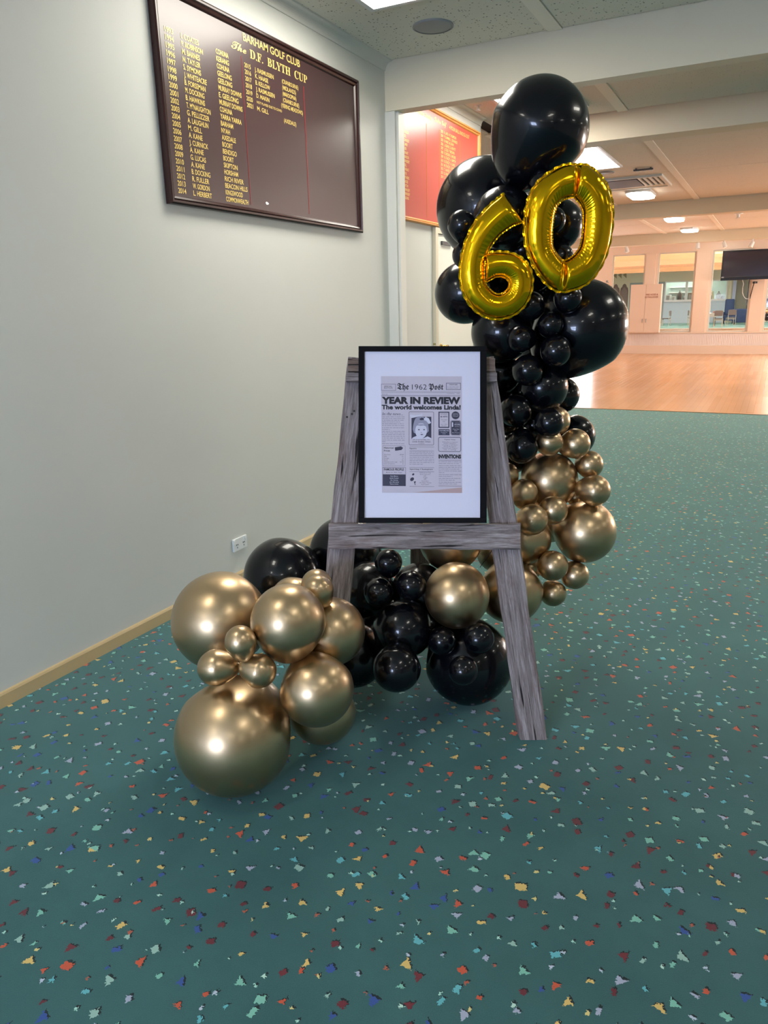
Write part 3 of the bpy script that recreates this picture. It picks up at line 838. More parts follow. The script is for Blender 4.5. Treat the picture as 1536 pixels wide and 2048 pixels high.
cx0, cx1, cz0, cz1, cy = -3.87, -3.02, 0.61, 1.965, YW - .3
CABM = plain('cupboard_paint', (228, 206, 190), 0.5)
t = tag(empty('fire_hose_cupboard', ((cx0 + cx1) / 2, cy, cz0)), 'pink-lit double-door fire hose cupboard on the ledge of the far wall', 'cupboard')
MB().box(cx0, cx1, cy + .02, YW - .062, cz0, cz1).build('body', CABM, t)
xm = (cx0 + cx1) / 2
for (u0, u1, hx) in ((cx0, xm - .003, xm - .05), (xm + .003, cx1, xm + .05)):
    dd = MB().box(u0, u1, cy, cy + .018, cz0 + .01, cz1).build('door', CABM, t)
    MB().tube((hx, cy - .03, .9), (hx, cy - .03, 1.0), .008, 8).box(hx - .008, hx + .008, cy - .03, cy, .9, .91).box(hx - .008, hx + .008, cy - .03, cy, .99, 1.0).build('handle', GREYP, dd)
text_mesh('lettering', [("FIRE HOSE &", -3.44, .33, 1.655, .045, .02), ("EXTINGUISHER", -3.46, .36, 1.585, .045, .02)], plain('brown_lettering', (150, 80, 60), 0.6), t, lambda a_, b2: (a_, cy - .002, b2))
P = W(1214, 563, YW - .02)
t = tag(empty('wall_hook', P), 'tiny hook on the pink wall left of the first far opening', 'hook')
MB().box(P.x - .03, P.x + .03, YW - .02, YW, P.z - .03, P.z + .03).build('plate', GREYP, t)
MB().tube((P.x, YW - .02, P.z), (P.x + .06, YW - .08, P.z - .04), .01).build('peg', GREYP, t)
# ================================================================== mirrored furniture, built as real pieces beyond the far openings
CHG = plain('taupe_upholstery', (128, 116, 112), 0.8); CHL = plain('pale_timber_legs', (206, 196, 176), 0.5)
NAVY = plain('navy_fabric', (34, 52, 88), 0.8); CLOTH = plain('white_tablecloth', (226, 224, 222), 0.8)
def chair(x, y, rz, label):
    t = tag(empty('dining_chair', (x, y, 0)), label, 'chair', 'dining chairs in the mirrored room')
    mw = Matrix.Translation((x, y, 0)) @ Matrix.Rotation(rz, 4, 'Z')
    MB().box(-.22, .22, -.21, .21, .42, .48).build('seat', CHG, t, mw=mw, bevel=.012)
    MB().prism([(-.21, .60), (.21, .60), (.225, .86), (.15, .90), (-.15, .90), (-.225, .86)], -.24, -.20).build('backrest', CHG, t, mw=mw)
    for sx in (-.21, .21):
        MB().tube((sx, -.22, 0), (sx, -.22, .88), .016, 6).build('leg', CHL, t, mw=mw)
        MB().tube((sx, .2, 0), (sx, .2, .44), .016, 6).build('leg', CHL, t, mw=mw)
    MB().box(-.21, .21, -.22, -.2, .36, .40).box(-.21, .21, .19, .21, .36, .40).build('seat_rail', CHL, t, mw=mw)
    return t
chair(-2.93, 47.2, 0, 'taupe dining chair with pale legs in front of the white table, seen from behind')
chair(-2.42, 49.6, .3, 'taupe dining chair close beside the low navy sofa')
chair(-6.05, 50.0, 1.45, 'taupe dining chair against the pale counter, just right of the fire cupboard')
chair(-4.62, 50.6, -1.3, 'taupe dining chair half hidden behind the pier left of the television')
chair(-7.55, 45.9, 1.2, 'taupe dining chair between the big black balloon and the fire cupboard')
def table(x, y, label):
    t = tag(empty('dining_table', (x, y, 0)), label, 'table', 'tables in the mirrored room')
    MB().box(x - .6, x + .6, y - .6, y + .6, .70, .74).build('tabletop', CLOTH, t, bevel=.01)
    MB().box(x - .62, x + .62, y - .61, y - .60, .52, .74).box(x - .62, x + .62, y + .60, y + .61, .52, .74).build('cloth_drop', CLOTH, t)
    for sx in (-.5, .5):
        for sy in (-.5, .5): MB().tube((x + sx, y + sy, 0), (x + sx, y + sy, .7), .025, 6).build('leg', BLACKP, t)
    return t
table(-3.75, 48.9, 'white-clothed table behind the taupe chair near the blue sofa')
for (dx, dy, r, h, col, lab, nm, cat) in ((-.25, -.1, .05, .22, BLACKP, 'dark bottle standing on the white-clothed table', 'bottle', 'bottle'), (.1, .05, .035, .3, BLACKP, 'slim dark bottle at the middle of the white-clothed table', 'bottle', 'bottle'), (.42, .0, .06, .1, plain('terracotta', (150, 100, 90), .6), 'small brown bowl at the right end of the white-clothed table', 'bowl', 'bowl')):
    o = MB().lathe([(.001, 0), (r, 0), (r, h * .55), (r * .45, h * .75), (r * .4, h), (.001, h)] if h > .15 else [(.001, 0), (r * .6, 0), (r, h), (r * .85, h), (r * .5, .02), (.001, .02)], 12, (-3.75 + dx, 48.9 + dy, .74)).build(nm, col, smooth=True)
    tag(o, lab, cat)
# low navy sofa and high-backed chair
t = tag(empty('sofa', (-1.85, 51.5, 0)), 'low navy sofa in front of the olive panel', 'sofa')
MB().box(-2.4, -1.32, 51.2, 51.9, .12, .45).build('seat', NAVY, t, bevel=.03)
MB().box(-2.42, -1.30, 51.05, 51.22, .12, .92).build('backrest', NAVY, t, bevel=.03)
for q in (-2.3, -1.42):
    for yy in (51.15, 51.8): MB().tube((q, yy, 0), (q, yy, .13), .02, 6).build('leg', BLACKP, t)
t = tag(empty('lounge_chair', (-2.75, 53.2, 0)), 'navy high-backed lounge chair by the curtain', 'chair')
MB().box(-3.05, -2.45, 53.0, 53.6, .2, .5).build('seat', NAVY, t, bevel=.03)
MB().box(-3.02, -2.48, 53.5, 53.68, .5, 1.5).build('backrest', NAVY, t, bevel=.07)
for q in (-3.06, -2.5): MB().box(q, q + .08, 53.0, 53.6, .5, .72).build('armrest', NAVY, t, bevel=.02)
for q in (-3.0, -2.5):
    for yy in (53.05, 53.55): MB().tube((q, yy, 0), (q, yy, .21), .02, 6).build('leg', BLACKP, t)
# curtains, olive panel
def curtain(x0, x1, mat, label, name='curtain'):
    m_ = MB(); n = 24; vs = []
    for i in range(n + 1):
        xx = x0 + (x1 - x0) * i / n; yy = BY - .12 + .04 * math.sin(i * 1.9)
        for z in (.1, 2.66): vs += [(xx, yy, z), (xx, yy + .012, z)]
    fs = []
    for i in range(n):
        a_ = 4 * i; fs += [(a_, a_ + 4, a_ + 6, a_ + 2), (a_ + 1, a_ + 3, a_ + 7, a_ + 5)]
    m_.add(vs, fs); tag(m_.build(name, mat, smooth=True), label, 'curtain')
curtain(-3.08, -2.8, plain('cream_curtain', (222, 216, 186), .8), 'cream curtain hanging right of the kitchen windows')
curtain(-2.78, -2.58, plain('white_curtain', (216, 224, 240), .8), 'narrow white curtain left of the olive panel')
o = MB().box(-2.56, -1.88, BY - .05, BY, .44, 2.68).build('wall_panel', plain('olive_panel', (128, 124, 106), .7)); tag(o, 'plain olive grey panel on the back wall behind the sofa', 'panel')
MB().box(-2.58, -1.86, BY - .08, BY, .36, .44).build('ledge', WHITE, o)
MB().box(-1.88, -1.80, BY - .06, BY, .3, 2.7).build('edge_post', BLACKP, o)
# scalloped screens and bunting at the far left
for i, xx in enumerate((-10.5, -9.92)):
    pts = [(xx, .2)]
    pts += [(xx + .54, .2), (xx + .54, 2.2), (xx + .50, 2.42), (xx + .42, 2.48), (xx + .38, 2.62), (xx + .27, 2.7), (xx + .16, 2.62), (xx + .12, 2.48), (xx + .04, 2.42), (xx, 2.2)]
    o = MB().prism(pts, BY - .06, BY - .02).build('scalloped_screen', plain('brown_screen%d' % i, (112, 96, 92), .8))
    tag(o, ('left' if i == 0 else 'right') + ' one of the two tall brown scallop-topped screens at the far left', 'screen', 'scallop-topped screens')
    MB().prism([(xx + .06, .3), (xx + .48, .3), (xx + .48, 2.2), (xx + .27, 2.5), (xx + .06, 2.2)], BY - .07, BY - .06).build('inner_panel', plain('brown_screen_in%d' % i, (132, 118, 112), .8), o)
t = tag(empty('bunting', (-10.0, BY, 3.2)), 'three olive triangles of bunting above the scallop-topped screens', 'bunting')
MB().tube((-10.6, BY - .01, 3.52), (-9.4, BY - .01, 3.5), .01, 5).build('cord', CREAM, t)
for i in range(3):
    xx = -10.33 + i * .33
    MB().prism([(xx - .13, 3.28), (xx + .1, 3.46), (xx + .12, 3.05)], BY - .012, BY).build('pennant', plain('olive_pennant%d' % i, (146, 140, 112), .8), t)
# things along the servery
def kit(x, z, wd, h, mat, name, label, cat, kind='box'):
    if kind == 'box':
        o = MB().box(x - wd / 2, x + wd / 2, BY + .12, BY + .5, z, z + h).build(name, mat, bevel=.012)
        MB().box(x - wd * .42, x + wd * .25, BY + .108, BY + .12, z + h * .15, z + h * .85).build('front_panel', GREYP if mat != GREYP else DKGREY, o)
    else:
        o = MB().lathe([(.001, 0), (wd / 2, 0), (wd / 2, h * .7), (wd * .3, h * .85), (wd * .12, h), (.001, h)], 14, (x, BY + .25, z)).build(name, mat, smooth=True)
        MB().tube((x, BY + .25, z + h), (x, BY + .25, z + h + .05), wd * .1).build('lid_knob', BLACKP, o)
    tag(o, label, cat)
BRN = plain('brown_timber_box', (120, 92, 66), .6); YEL = plain('pale_yellow_box', (236, 230, 190), .6)
kit(-5.2, 1.46, .62, .5, BRN, 'microwave_oven', 'brown-fronted microwave at the right of the middle opening', 'microwave')
kit(-6.75, 1.46, .3, .42, WHITE, 'carton', 'bright white carton at the left end of the servery ledge', 'box')
kit(-6.42, 1.46, .22, .3, WHITE, 'carton', 'shorter white carton next to the tall one on the servery ledge', 'box')
kit(-6.05, 1.46, .3, .62, DKGREY, 'urn', 'dark urn between the white cartons and the microwave', 'urn', 'r')
kit(-5.75, 1.46, .2, .34, GREYP, 'kettle', 'small grey kettle left of the microwave', 'kettle', 'r')
kit(-4.12, 1.46, .46, .36, YEL, 'carton', 'pale yellow box seen just right of the wide pier', 'box')
kit(-4.1, 1.82, .3, .2, YEL, 'carton', 'smaller pale yellow box on top of the other', 'box')
kit(-3.62, 1.46, .34, .5, GREYP, 'urn', 'grey urn at the right end of the kitchen ledge', 'urn', 'r')
kit(-3.35, 1.46, .22, .3, DKGREY, 'kettle', 'small dark kettle at the very right end of the kitchen ledge', 'kettle', 'r')
for i, (a_, b2, z_) in enumerate(((-6.9, -5.7, 2.0), (-6.9, -4.4, 2.35))):
    o = MB().box(a_, b2, BY + 1.6, BY + 1.9, z_, z_ + .04).build('shelf', WHITE); tag(o, ('lower' if i == 0 else 'upper') + ' white shelf on the kitchen wall behind the servery', 'shelf')

# ================================================================== the rustic easel
FOOT = Vector((-0.628, 2.338, 0))
ROT = math.radians(3.0)
E1 = (RT * math.cos(ROT) - FH * math.sin(ROT)).normalized()       # along the easel, to the right
NB = (FH * math.cos(ROT) + RT * math.sin(ROT)).normalized()       # away from the viewer
LEAN = math.radians(16.0)
E2 = (UP * math.cos(LEAN) + NB * math.sin(LEAN)).normalized()     # up the easel
NF = E1.cross(E2).normalized()
if NF.dot(NB) > 0: NF = -NF                                        # faces the viewer
def onE(px, py, off=0.0):
    return hit(px, py, FOOT + NF * off, NF)
def plank(name, A, B_, wA, wB, th, mat, parent, seed, off=0.0, cutA=None, cutB=None, nseg=26, normal=None, rough=.0016):
    """board whose front face lies off in front of the easel plane; long axis local x, face normal local z"""
    nrm = normal or NF
    X = (B_ - A).normalized(); Y = nrm.cross(X).normalized(); Z = X.cross(Y)
    Ln = (B_ - A).length
    mw = Matrix(((X.x, Y.x, Z.x, A.x), (X.y, Y.y, Z.y, A.y), (X.z, Y.z, Z.z, A.z), (0, 0, 0, 1)))
    rnd = random.Random(seed)
    vs = []; fs = []
    prof = [(-.5, -1), (-.5, -.12), (-.455, 0), (-.25, 0), (0, 0), (.25, 0), (.455, 0), (.5, -.12), (.5, -1)]
    n = len(prof)
    ph = [rnd.uniform(0, 6.28) for _ in range(8)]
    for i in range(nseg + 1):
        u = i / nseg
        wd = wA + (wB - wA) * u
        for j, (a, c) in enumerate(prof):
            e = rough * (math.sin(u * 17 + ph[j % 8]) + .8 * math.sin(u * 41 + ph[(j + 3) % 8])) 
            ed = 1.4 * e if j in (0, 1, 7, 8) else 0
            xo = 0
            if i == 0 and cutA: xo = cutA * a
            if i == nseg and cutB: xo = cutB * a
            vs.append((u * Ln + xo, a * wd + ed, c * th + (e * .6 if 1 < j < 7 else 0)))
    for i in range(nseg):
        for j in range(n):
            k = (j + 1) % n
            fs.append((i * n + j, i * n + k, (i + 1) * n + k, (i + 1) * n + j))
    fs += [tuple(range(n - 1, -1, -1)), tuple(range(nseg * n, nseg * n + n))]
    m_ = MB(); m_.add(vs, fs)
    return m_.build(name, mat, parent, mw=mw)
EAS = tag(empty('easel', FOOT - E1 * .35), 'rustic A-frame easel of weathered grey boards holding the framed print', 'easel')
TH = .038
def legp(xt, xb, w_t, w_b, name, seed):
    top = onE(xt, 716); bot = onE(xb, 1480)
    d_ = (bot - top).normalized()
    bot = top + d_ * (top.z / -d_.z)
    cut = -d_.dot(E1) * 1.0
    return plank(name, top, bot, w_t, w_b, TH, WOODG, EAS, seed, nseg=40, rough=.001, cutB=w_b * (d_.dot(E1) / -d_.dot(E2)) * (1 if True else -1))
R_ = legp(961, 1067, .098, .098, 'leg', 3)
L_ = legp(723, 642, .098, .098, 'leg', 11)
# shelf board and head boards lie on the front of the legs
def cross(name, x0, x1, y, hpx, seed, mat, thk=.036, y1=None):
    A = onE(x0, y, thk); B_ = onE(x1, y1 or y, thk)
    h_ = (onE(x0, y - hpx / 2, thk) - onE(x0, y + hpx / 2, thk)).length
    return plank(name, A, B_, h_, h_, thk - .001, mat, EAS, seed, rough=.0014)
cross('crossboard', 657, 1041, 1072, 51, 21, WOODG, y1=1073)
cross('head_board', 696, 990, 729.5, 27, 31, WOODB)
cross('head_board', 692, 994, 753.5, 17.5, 41, WOODG)
# prop leg behind
ptop = onE(834, 735, -TH); pu = Vector((ptop.x, ptop.y, 0)) + NB * .62 + UP * 0.0
plank('prop_leg', ptop - NB * .02, pu, .085, .085, .035, WOODB, EAS, 51, normal=(NF + Vector((0, 0, -.2))).normalized())
# nail holes in the left leg and a bolt
for (px, py) in ((704, 828), (694, 834), (708, 822)):
    P = onE(px, py, .001)
    MB().tube(P, P + NF * .001, .0035, 8).build('nail_hole', BLACKP, EAS)

# ================================================================== framed newspaper print
FTH = .024
Pc = onE(845, 1046, .040)
# plane of the picture: stands on the crossboard, leans on the head board
FN = NF
def onF(px, py, d=0.0):
    return hit(px, py, Pc + FN * (.002 + FTH + d), FN)
def quadpx(m_, x0, y0, x1, y1, d0, d1, orient=None):
    """box over a pixel rectangle of the picture plane, between depths"""
    c = [onF(x0, y0), onF(x1, y0), onF(x1, y1), onF(x0, y1)]
    vs = [p_ + FN * d0 for p_ in c] + [p_ + FN * d1 for p_ in c]
    m_.add(vs, [(0, 1, 2, 3), (7, 6, 5, 4), (0, 4, 5, 1), (1, 5, 6, 2), (2, 6, 7, 3), (3, 7, 4, 0)])
    return m_
PIC = tag(empty('picture_frame', Pc), 'black frame with a wide white mount around an old-style newspaper page', 'framed print')
for b in ((717, 692, 973.5, 702, 0), (717, 1035.5, 973.5, 1046, 0), (717, 702, 728.5, 1035.5, 0), (960.5, 702, 973.5, 1035.5, 0)):
    quadpx(MB(), *b[:4], -FTH, 0).build('frame_rail', FRAMEB, PIC, bevel=.0012)
quadpx(MB(), 728, 701.5, 961, 1036, -.012, -.009).build('mount', MATB, PIC)
# local axes of the page measured on the mount
o0 = onF(728.5, 701.5, -.0085); exv = (onF(960.5, 701.5, -.0085) - o0) / 232.0; eyv = (onF(728.5, 1035.5, -.0085) - o0) / 334.0
def pg(cx, cy, d=0.0):
    """page position from enlarged-photo units (190 x 260 px region, 7.879 units per px)"""
    px = 750 + cx * .12692 - 728.5; py = 740 + cy * .12692 - 701.5
    return o0 + exv * px + eyv * py + FN * d
def pgt(d): return lambda a, b_: pg(a, -b_, d)
def prect(m_, x0, y0, x1, y1, d):
    m_.add([pg(x0, y0, d), pg(x1, y0, d), pg(x1, y1, d), pg(x0, y1, d)], [(0, 1, 2, 3)]); return m_
def pframe(m_, x0, y0, x1, y1, t_, d, r=0):
    if r:
        def ring(o):
            pts = []
            for (cx_, cy_, a0) in ((x1 - r, y0 + r, -90), (x1 - r, y1 - r, 0), (x0 + r, y1 - r, 90), (x0 + r, y0 + r, 180)):
                for k in range(5):
                    a = math.radians(a0 + k * 22.5); pts.append((cx_ + (r - o) * math.cos(a), cy_ + (r - o) * math.sin(a)))
            return pts
        A_, B2_ = ring(0), ring(t_); n = len(A_)
        m_.add([pg(a, b, d) for a, b in A_ + B2_], [(i, (i + 1) % n, n + (i + 1) % n, n + i) for i in range(n)])
    else:
        prect(m_, x0, y0, x1, y0 + t_, d); prect(m_, x0, y1 - t_, x1, y1, d); prect(m_, x0, y0 + t_, x0 + t_, y1 - t_, d); prect(m_, x1 - t_, y0 + t_, x1, y1 - t_, d)
    return m_
pm = MB(); c4 = [pg(95, 98, 0), pg(1370, 98, 0), pg(1370, 1925, 0), pg(112, 1932, 0)]
pm.add(c4 + [p_ + FN * .0004 for p_ in c4], [(0, 1, 2, 3), (7, 6, 5, 4), (0, 4, 5, 1), (1, 5, 6, 2), (2, 6, 7, 3), (3, 7, 4, 0)])
pm.build('newspaper_page', PAPER, PIC)
st = MB(); st.add([pg(600, 1925, .0005), pg(1370, 1925, .0005), pg(1370, 1838, .0005), pg(1100, 1868, .0005), pg(820, 1902, .0005)], [(0, 1, 2, 3, 4)])
st.build('brown_stain', plain('stain_paper', (186, 158, 160), .7), PIC)
D = .0008
T = lambda s, x0, w_, yb, h, *r: (s, x0, w_, -yb, h) + r
hd = [T("\U0001D57F\U0001D58D\U0001D58A", 352, 185, 308, 92, .012), T("1962", 585, 232, 308, 82, -.006), T("\U0001D57B\U0001D594\U0001D598\U0001D599", 850, 230, 308, 88, .012),
      T("YEAR IN REVIEW", 106, 1240, 527, 96, .062), T("The world welcomes Linda!", 106, 1245, 618, 66, .045),
      T("INVENTIONS", 1002, 354, 1384, 56, .06), T("FAMOUS PEOPLE", 142, 315, 1582, 36, .03), T("Historical", 142, 152, 1238, 24, .02), T("Prices", 142, 96, 1282, 24, .02),
      T("SPECIAL", 146, 128, 266, 17, .01), T("EDITION", 146, 132, 292, 17, .01), T("WEATHER", 1170, 132, 237, 16, .01),
      T("\U0001D412\U0001D429\U0001D428\U0001D42B\U0001D42D\U0001D42C", 546, 112, 1243, 22), T("\U0001D412\U0001D429\U0001D428\U0001D42B\U0001D42D\U0001D422\U0001D427\U0001D420 \U0001D402\U0001D421\U0001D41A\U0001D426\U0001D429\U0001D422\U0001D428\U0001D427\U0001D42C", 548, 366, 1568, 22)]
text_mesh('headline_lettering', hd, INK, PIC, pgt(D))
sm_ = [T("\U0001D43C\U0001D45B \U0001D461\u210E\U0001D452 \U0001D45B\U0001D452\U0001D464\U0001D460...", 110, 335, 712, 40, .01),
       T("\U0001D469\U0001D490\U0001D493\U0001D48F \U0001D48A\U0001D48F \U0001D47B\U0001D489\U0001D48A\U0001D494 \U0001D480\U0001D486\U0001D482\U0001D493", 172, 258, 1620, 18), T("\U0001D477\U0001D490\U0001D491\U0001D496\U0001D48D\U0001D482\U0001D493 \U0001D47A\U0001D490\U0001D48F\U0001D488\U0001D494", 1090, 180, 1098, 18),
       T("Australia", 112, 90, 389, 14), T("1st Edition   1962", 1140, 195, 376, 14), T("ON 10 NOVEMBER 1962", 598, 270, 1102, 15), T("Linda Evelyn Olsen", 592, 284, 1136, 22, .01), T("is born!", 690, 90, 1162, 15)]
for i, s_ in enumerate(('"Walking Back to Happiness"', 'Helen Shapiro', '"Crying in the Rain"', 'Everly Brothers', '"Good Luck Charm"', 'no. 1 song')):
    sm_.append(T(s_, 1055 + (30 if i % 2 else 0), 250 - (60 if i % 2 else 0), 1136 + i * 24, 14))
for i, s_ in enumerate(("Melbourne Cup", "Even Stevens", "NSL", "Yugal", "VFL", "Essendon", "US Open Tennis", "Rod Laver")):
    sm_.append(T(s_, 790 - len(s_) * 6.5, len(s_) * 13.5, 1620 + i * 26, 15))
pr = (("New House", "$8,500"), ("Milk", "15c"), ("Postage", "5c"), ("Bread", "18c"), ("Average yearly wage", "$2,400"), ("Litre of petrol", "8c"))
for i, (a, b_) in enumerate(pr):
    sm_.append(T(a, 145, len(a) * 11, 1338 + i * 29, 15)); sm_.append(T(b_, 455 - len(b_) * 10, len(b_) * 10, 1338 + i * 29, 15))
text_mesh('small_lettering', sm_, INKM, PIC, pgt(D))
# rules and borders
rb2 = MB()
pframe(rb2, 100, 220, 330, 325, 5, D); pframe(rb2, 1122, 203, 1352, 310, 7, D)
prect(rb2, 100, 346, 1345, 350, D); prect(rb2, 100, 403, 1345, 409, D)
pframe(rb2, 536, 656, 928, 1180, 6, D, 14)
pframe(rb2, 1002, 654, 1173, 908, 17, D, 4); prect(rb2, 1003, 928, 1176, 1024, D)
pframe(rb2, 1192, 792, 1354, 1022, 8, D, 26)
pframe(rb2, 998, 1050, 1356, 1282, 8, D, 30)
pframe(rb2, 122, 1192, 478, 1508, 3, D); pframe(rb2, 122, 1530, 486, 1825, 5, D)
for yy in (1207, 1268, 1530, 1594, 1826): prect(rb2, 545, yy, 932, yy + 4, D)
prect(rb2, 1000, 1412, 1360, 1417, D); prect(rb2, 1000, 1815, 1365, 1820, D)
rb2.build('ruled_border', INKM, PIC)
class Sep(MB):
    def add(s, vs, fs):
        MB().add(vs, fs).build('dark_block', SKIND, PIC); return s
dk = Sep(); prect(dk, 124, 1646, 487, 1824, D)
dk.add([pg(x_, 1646 - (8 if i % 2 else 0), D) for i, x_ in enumerate(range(124, 488, 11))] + [pg(487, 1650, D), pg(124, 1650, D)], [tuple(range(len(range(124, 488, 11)) + 2))])
pts = []
for k in range(40):
    a = k / 40 * 2 * PI; r_ = 66 if k % 2 else 58
    pts.append(pg(1270 + r_ * math.cos(a), 711 + r_ * math.sin(a), D))
dk.add(pts, [tuple(range(40))])
pts = []
for (cx_, cy_, a0) in ((1322, 822, -90), (1322, 992, 0), (1224, 992, 90), (1224, 822, 180)):
    for k in range(5):
        a = math.radians(a0 + k * 22.5); pts.append(pg(cx_ + 20 * math.cos(a), cy_ + 20 * math.sin(a), D))
dk.add(pts, [tuple(range(20))])
dk.add([pg(314, 1218, D), pg(412, 1202, D), pg(446, 1226, D), pg(420, 1258, D), pg(320, 1272, D)], [(0, 1, 2, 3, 4)])
for (ox, oy, rx, ry, an) in ((604, 1640, 20, 15, .6), (586, 1716, 34, 26, .7)):
    dk.add([pg(ox + rx * math.cos(t_) * math.cos(an) + ry * math.sin(t_) * math.sin(an), oy - rx * math.cos(t_) * math.sin(an) + ry * math.sin(t_) * math.cos(an), D) for t_ in [k / 16 * 2 * PI for k in range(16)]], [tuple(range(16))])
dk.add([pg(612, 1752, D), pg(648, 1748, D), pg(634, 1782, D), pg(642, 1806, D), pg(630, 1806, D), pg(624, 1782, D)], [(0, 1, 2, 3, 4, 5)])
wt = [T(s_, 305 - len(s_) * 6, len(s_) * 12, 1678 + i * 31, 17, .01) for i, s_ in enumerate(("Demi Moore", "Jodie Foster", "Jim Carrey", "Jon Bon Jovi", "Steve Irwin"))]
wt += [T("TOP MOVIE", 1014, 150, 960, 17, .01), T("Lawrence of", 1040, 98, 984, 12), T("Arabia", 1065, 50, 1006, 12), T("FUN FACTS", 1232, 76, 692, 12), T("FROM 1962", 1225, 90, 712, 12), T("In this year", 1228, 84, 732, 12), T("***", 1255, 75, 842, 16), T("OSCARS", 1250, 88, 865, 18, .02), T("***", 1255, 75, 900, 16), T("1", 1212, 20, 888, 66, .03), T("West Side", 1224, 100, 934, 14), T("Story", 1250, 46, 958, 14), T("Best Picture", 1215, 115, 990, 14)]
text_mesh('white_lettering', wt, SKINL, PIC, pgt(D + .0004))
text_mesh('grey_lettering', [T("TOP SONGS", 1030, 112, 700, 16, .01), T("& HITS", 1034, 108, 742, 22, .03), T("The Longest", 1040, 100, 786, 13), T("Day", 1070, 36, 812, 13), T("no. 1 film", 1040, 100, 858, 13), T("this year", 1050, 76, 880, 12)], INKM, PIC, pgt(D))
# columns of fine text: rows of word-length strokes
bt = MB(); rnd = random.Random(5)
def para(x0, x1, y0, y1, step, short=.5, h_=7):
    y = y0
    while y < y1:
        x = x0; end = x1 if y + step < y1 else x0 + (x1 - x0) * short
        while x < end - 12:
            w_ = min(rnd.uniform(18, 70), end - x)
            prect(bt, x, y - h_ / 2, x + w_, y + h_ / 2, D); x += w_ + rnd.uniform(6, 12)
        y += step
for (a, b_, s_) in ((738, 820, .8), (848, 885, 1), (910, 945, .35), (965, 1080, 1), (1104, 1140, .15), (1162, 1178, 1)): para(112, 470, a, b_, 27, s_)
for (a, b_, s_) in ((1290, 1350, 1), (1345, 1500, .6)): para(546, 932, a, b_, 27, s_)
for (a, b_, s_) in ((1438, 1475, .9), (1498, 1560, .9), (1582, 1620, .3), (1640, 1680, .6), (1698, 1735, .7), (1758, 1800, .8)): para(1004, 1362, a, b_, 27, s_)
para(1140, 1335, 264, 292, 20, .9, 5)
bt.build('body_text', INKG, PIC)['kind'] = 'stuff'
# the child's portrait, in flat printed greys
def blob(pts, mat, d, name):
    MB().add([pg(x_, y_, d) for x_, y_ in pts], [tuple(range(len(pts)))]).build(name, mat, PIC)
def ell(cx_, cy_, rx, ry, n=22, a0=0, a1=360): return [(cx_ + rx * math.cos(math.radians(a0 + (a1 - a0) * k / n)), cy_ + ry * math.sin(math.radians(a0 + (a1 - a0) * k / n))) for k in range(n)]
blob([(578, 735), (890, 735), (890, 1085), (578, 1085)], SKIND, D + .0001, 'portrait_background')
blob([(580, 1085), (600, 1060), (660, 1035), (720, 1075), (770, 1070), (830, 1042), (888, 1070), (890, 1085)], SKINL, D + .0003, 'portrait_shoulders')
blob([(612, 985), (598, 930), (606, 860), (622, 800), (640, 760), (680, 740), (760, 738), (815, 775), (838, 830), (846, 900), (850, 960), (820, 990), (640, 1000)], SKINM, D + .0002, 'portrait_hair')
blob(ell(728, 955, 92, 120), SKINL, D + .0003, 'portrait_face')
blob([(640, 880), (650, 845), (690, 855), (745, 850), (800, 862), (815, 890), (770, 872), (720, 878), (680, 872)], SKINM, D + .0004, 'portrait_fringe')
blob([(640, 815), (690, 795), (760, 800), (822, 835), (820, 862), (760, 838), (700, 842), (648, 838)], SKINM, D + .0004, 'portrait_hair_band')
blob([(700, 770), (740, 748), (785, 765), (770, 785), (720, 790)], SKIND, D + .00045, 'portrait_curl')
blob([(770, 770), (800, 735), (850, 760), (885, 830), (850, 850), (810, 800), (780, 790)], SKINL, D + .0005, 'portrait_bow')
blob([(560, 700), (640, 715), (730, 700), (738, 680), (752, 712), (742, 722), (640, 745), (570, 758), (552, 720)], SKINL, D + .0005, 'portrait_ribbon')
for ex_ in (694, 776):
    blob(ell(ex_, 938, 16, 8, 12), SKIND, D + .0006, 'portrait_eye')
    blob([(ex_ - 22, 916), (ex_, 908), (ex_ + 22, 914), (ex_, 912)], SKINM, D + .0006, 'portrait_eyebrow')
blob([(728, 975), (745, 985), (738, 990), (722, 988)], SKINM, D + .0006, 'portrait_nose')
blob([(710, 1012), (738, 1008), (768, 1010), (740, 1024)], SKIND, D + .0006, 'portrait_mouth')
# thin cover glass
# top hanger glint
P = onF(869, 690, -.01); MB().tube(P, P + UP * .006, .004, 8).build('hanging_hook', plain('brass_hook', (200, 170, 90), .25, 1.0), PIC)
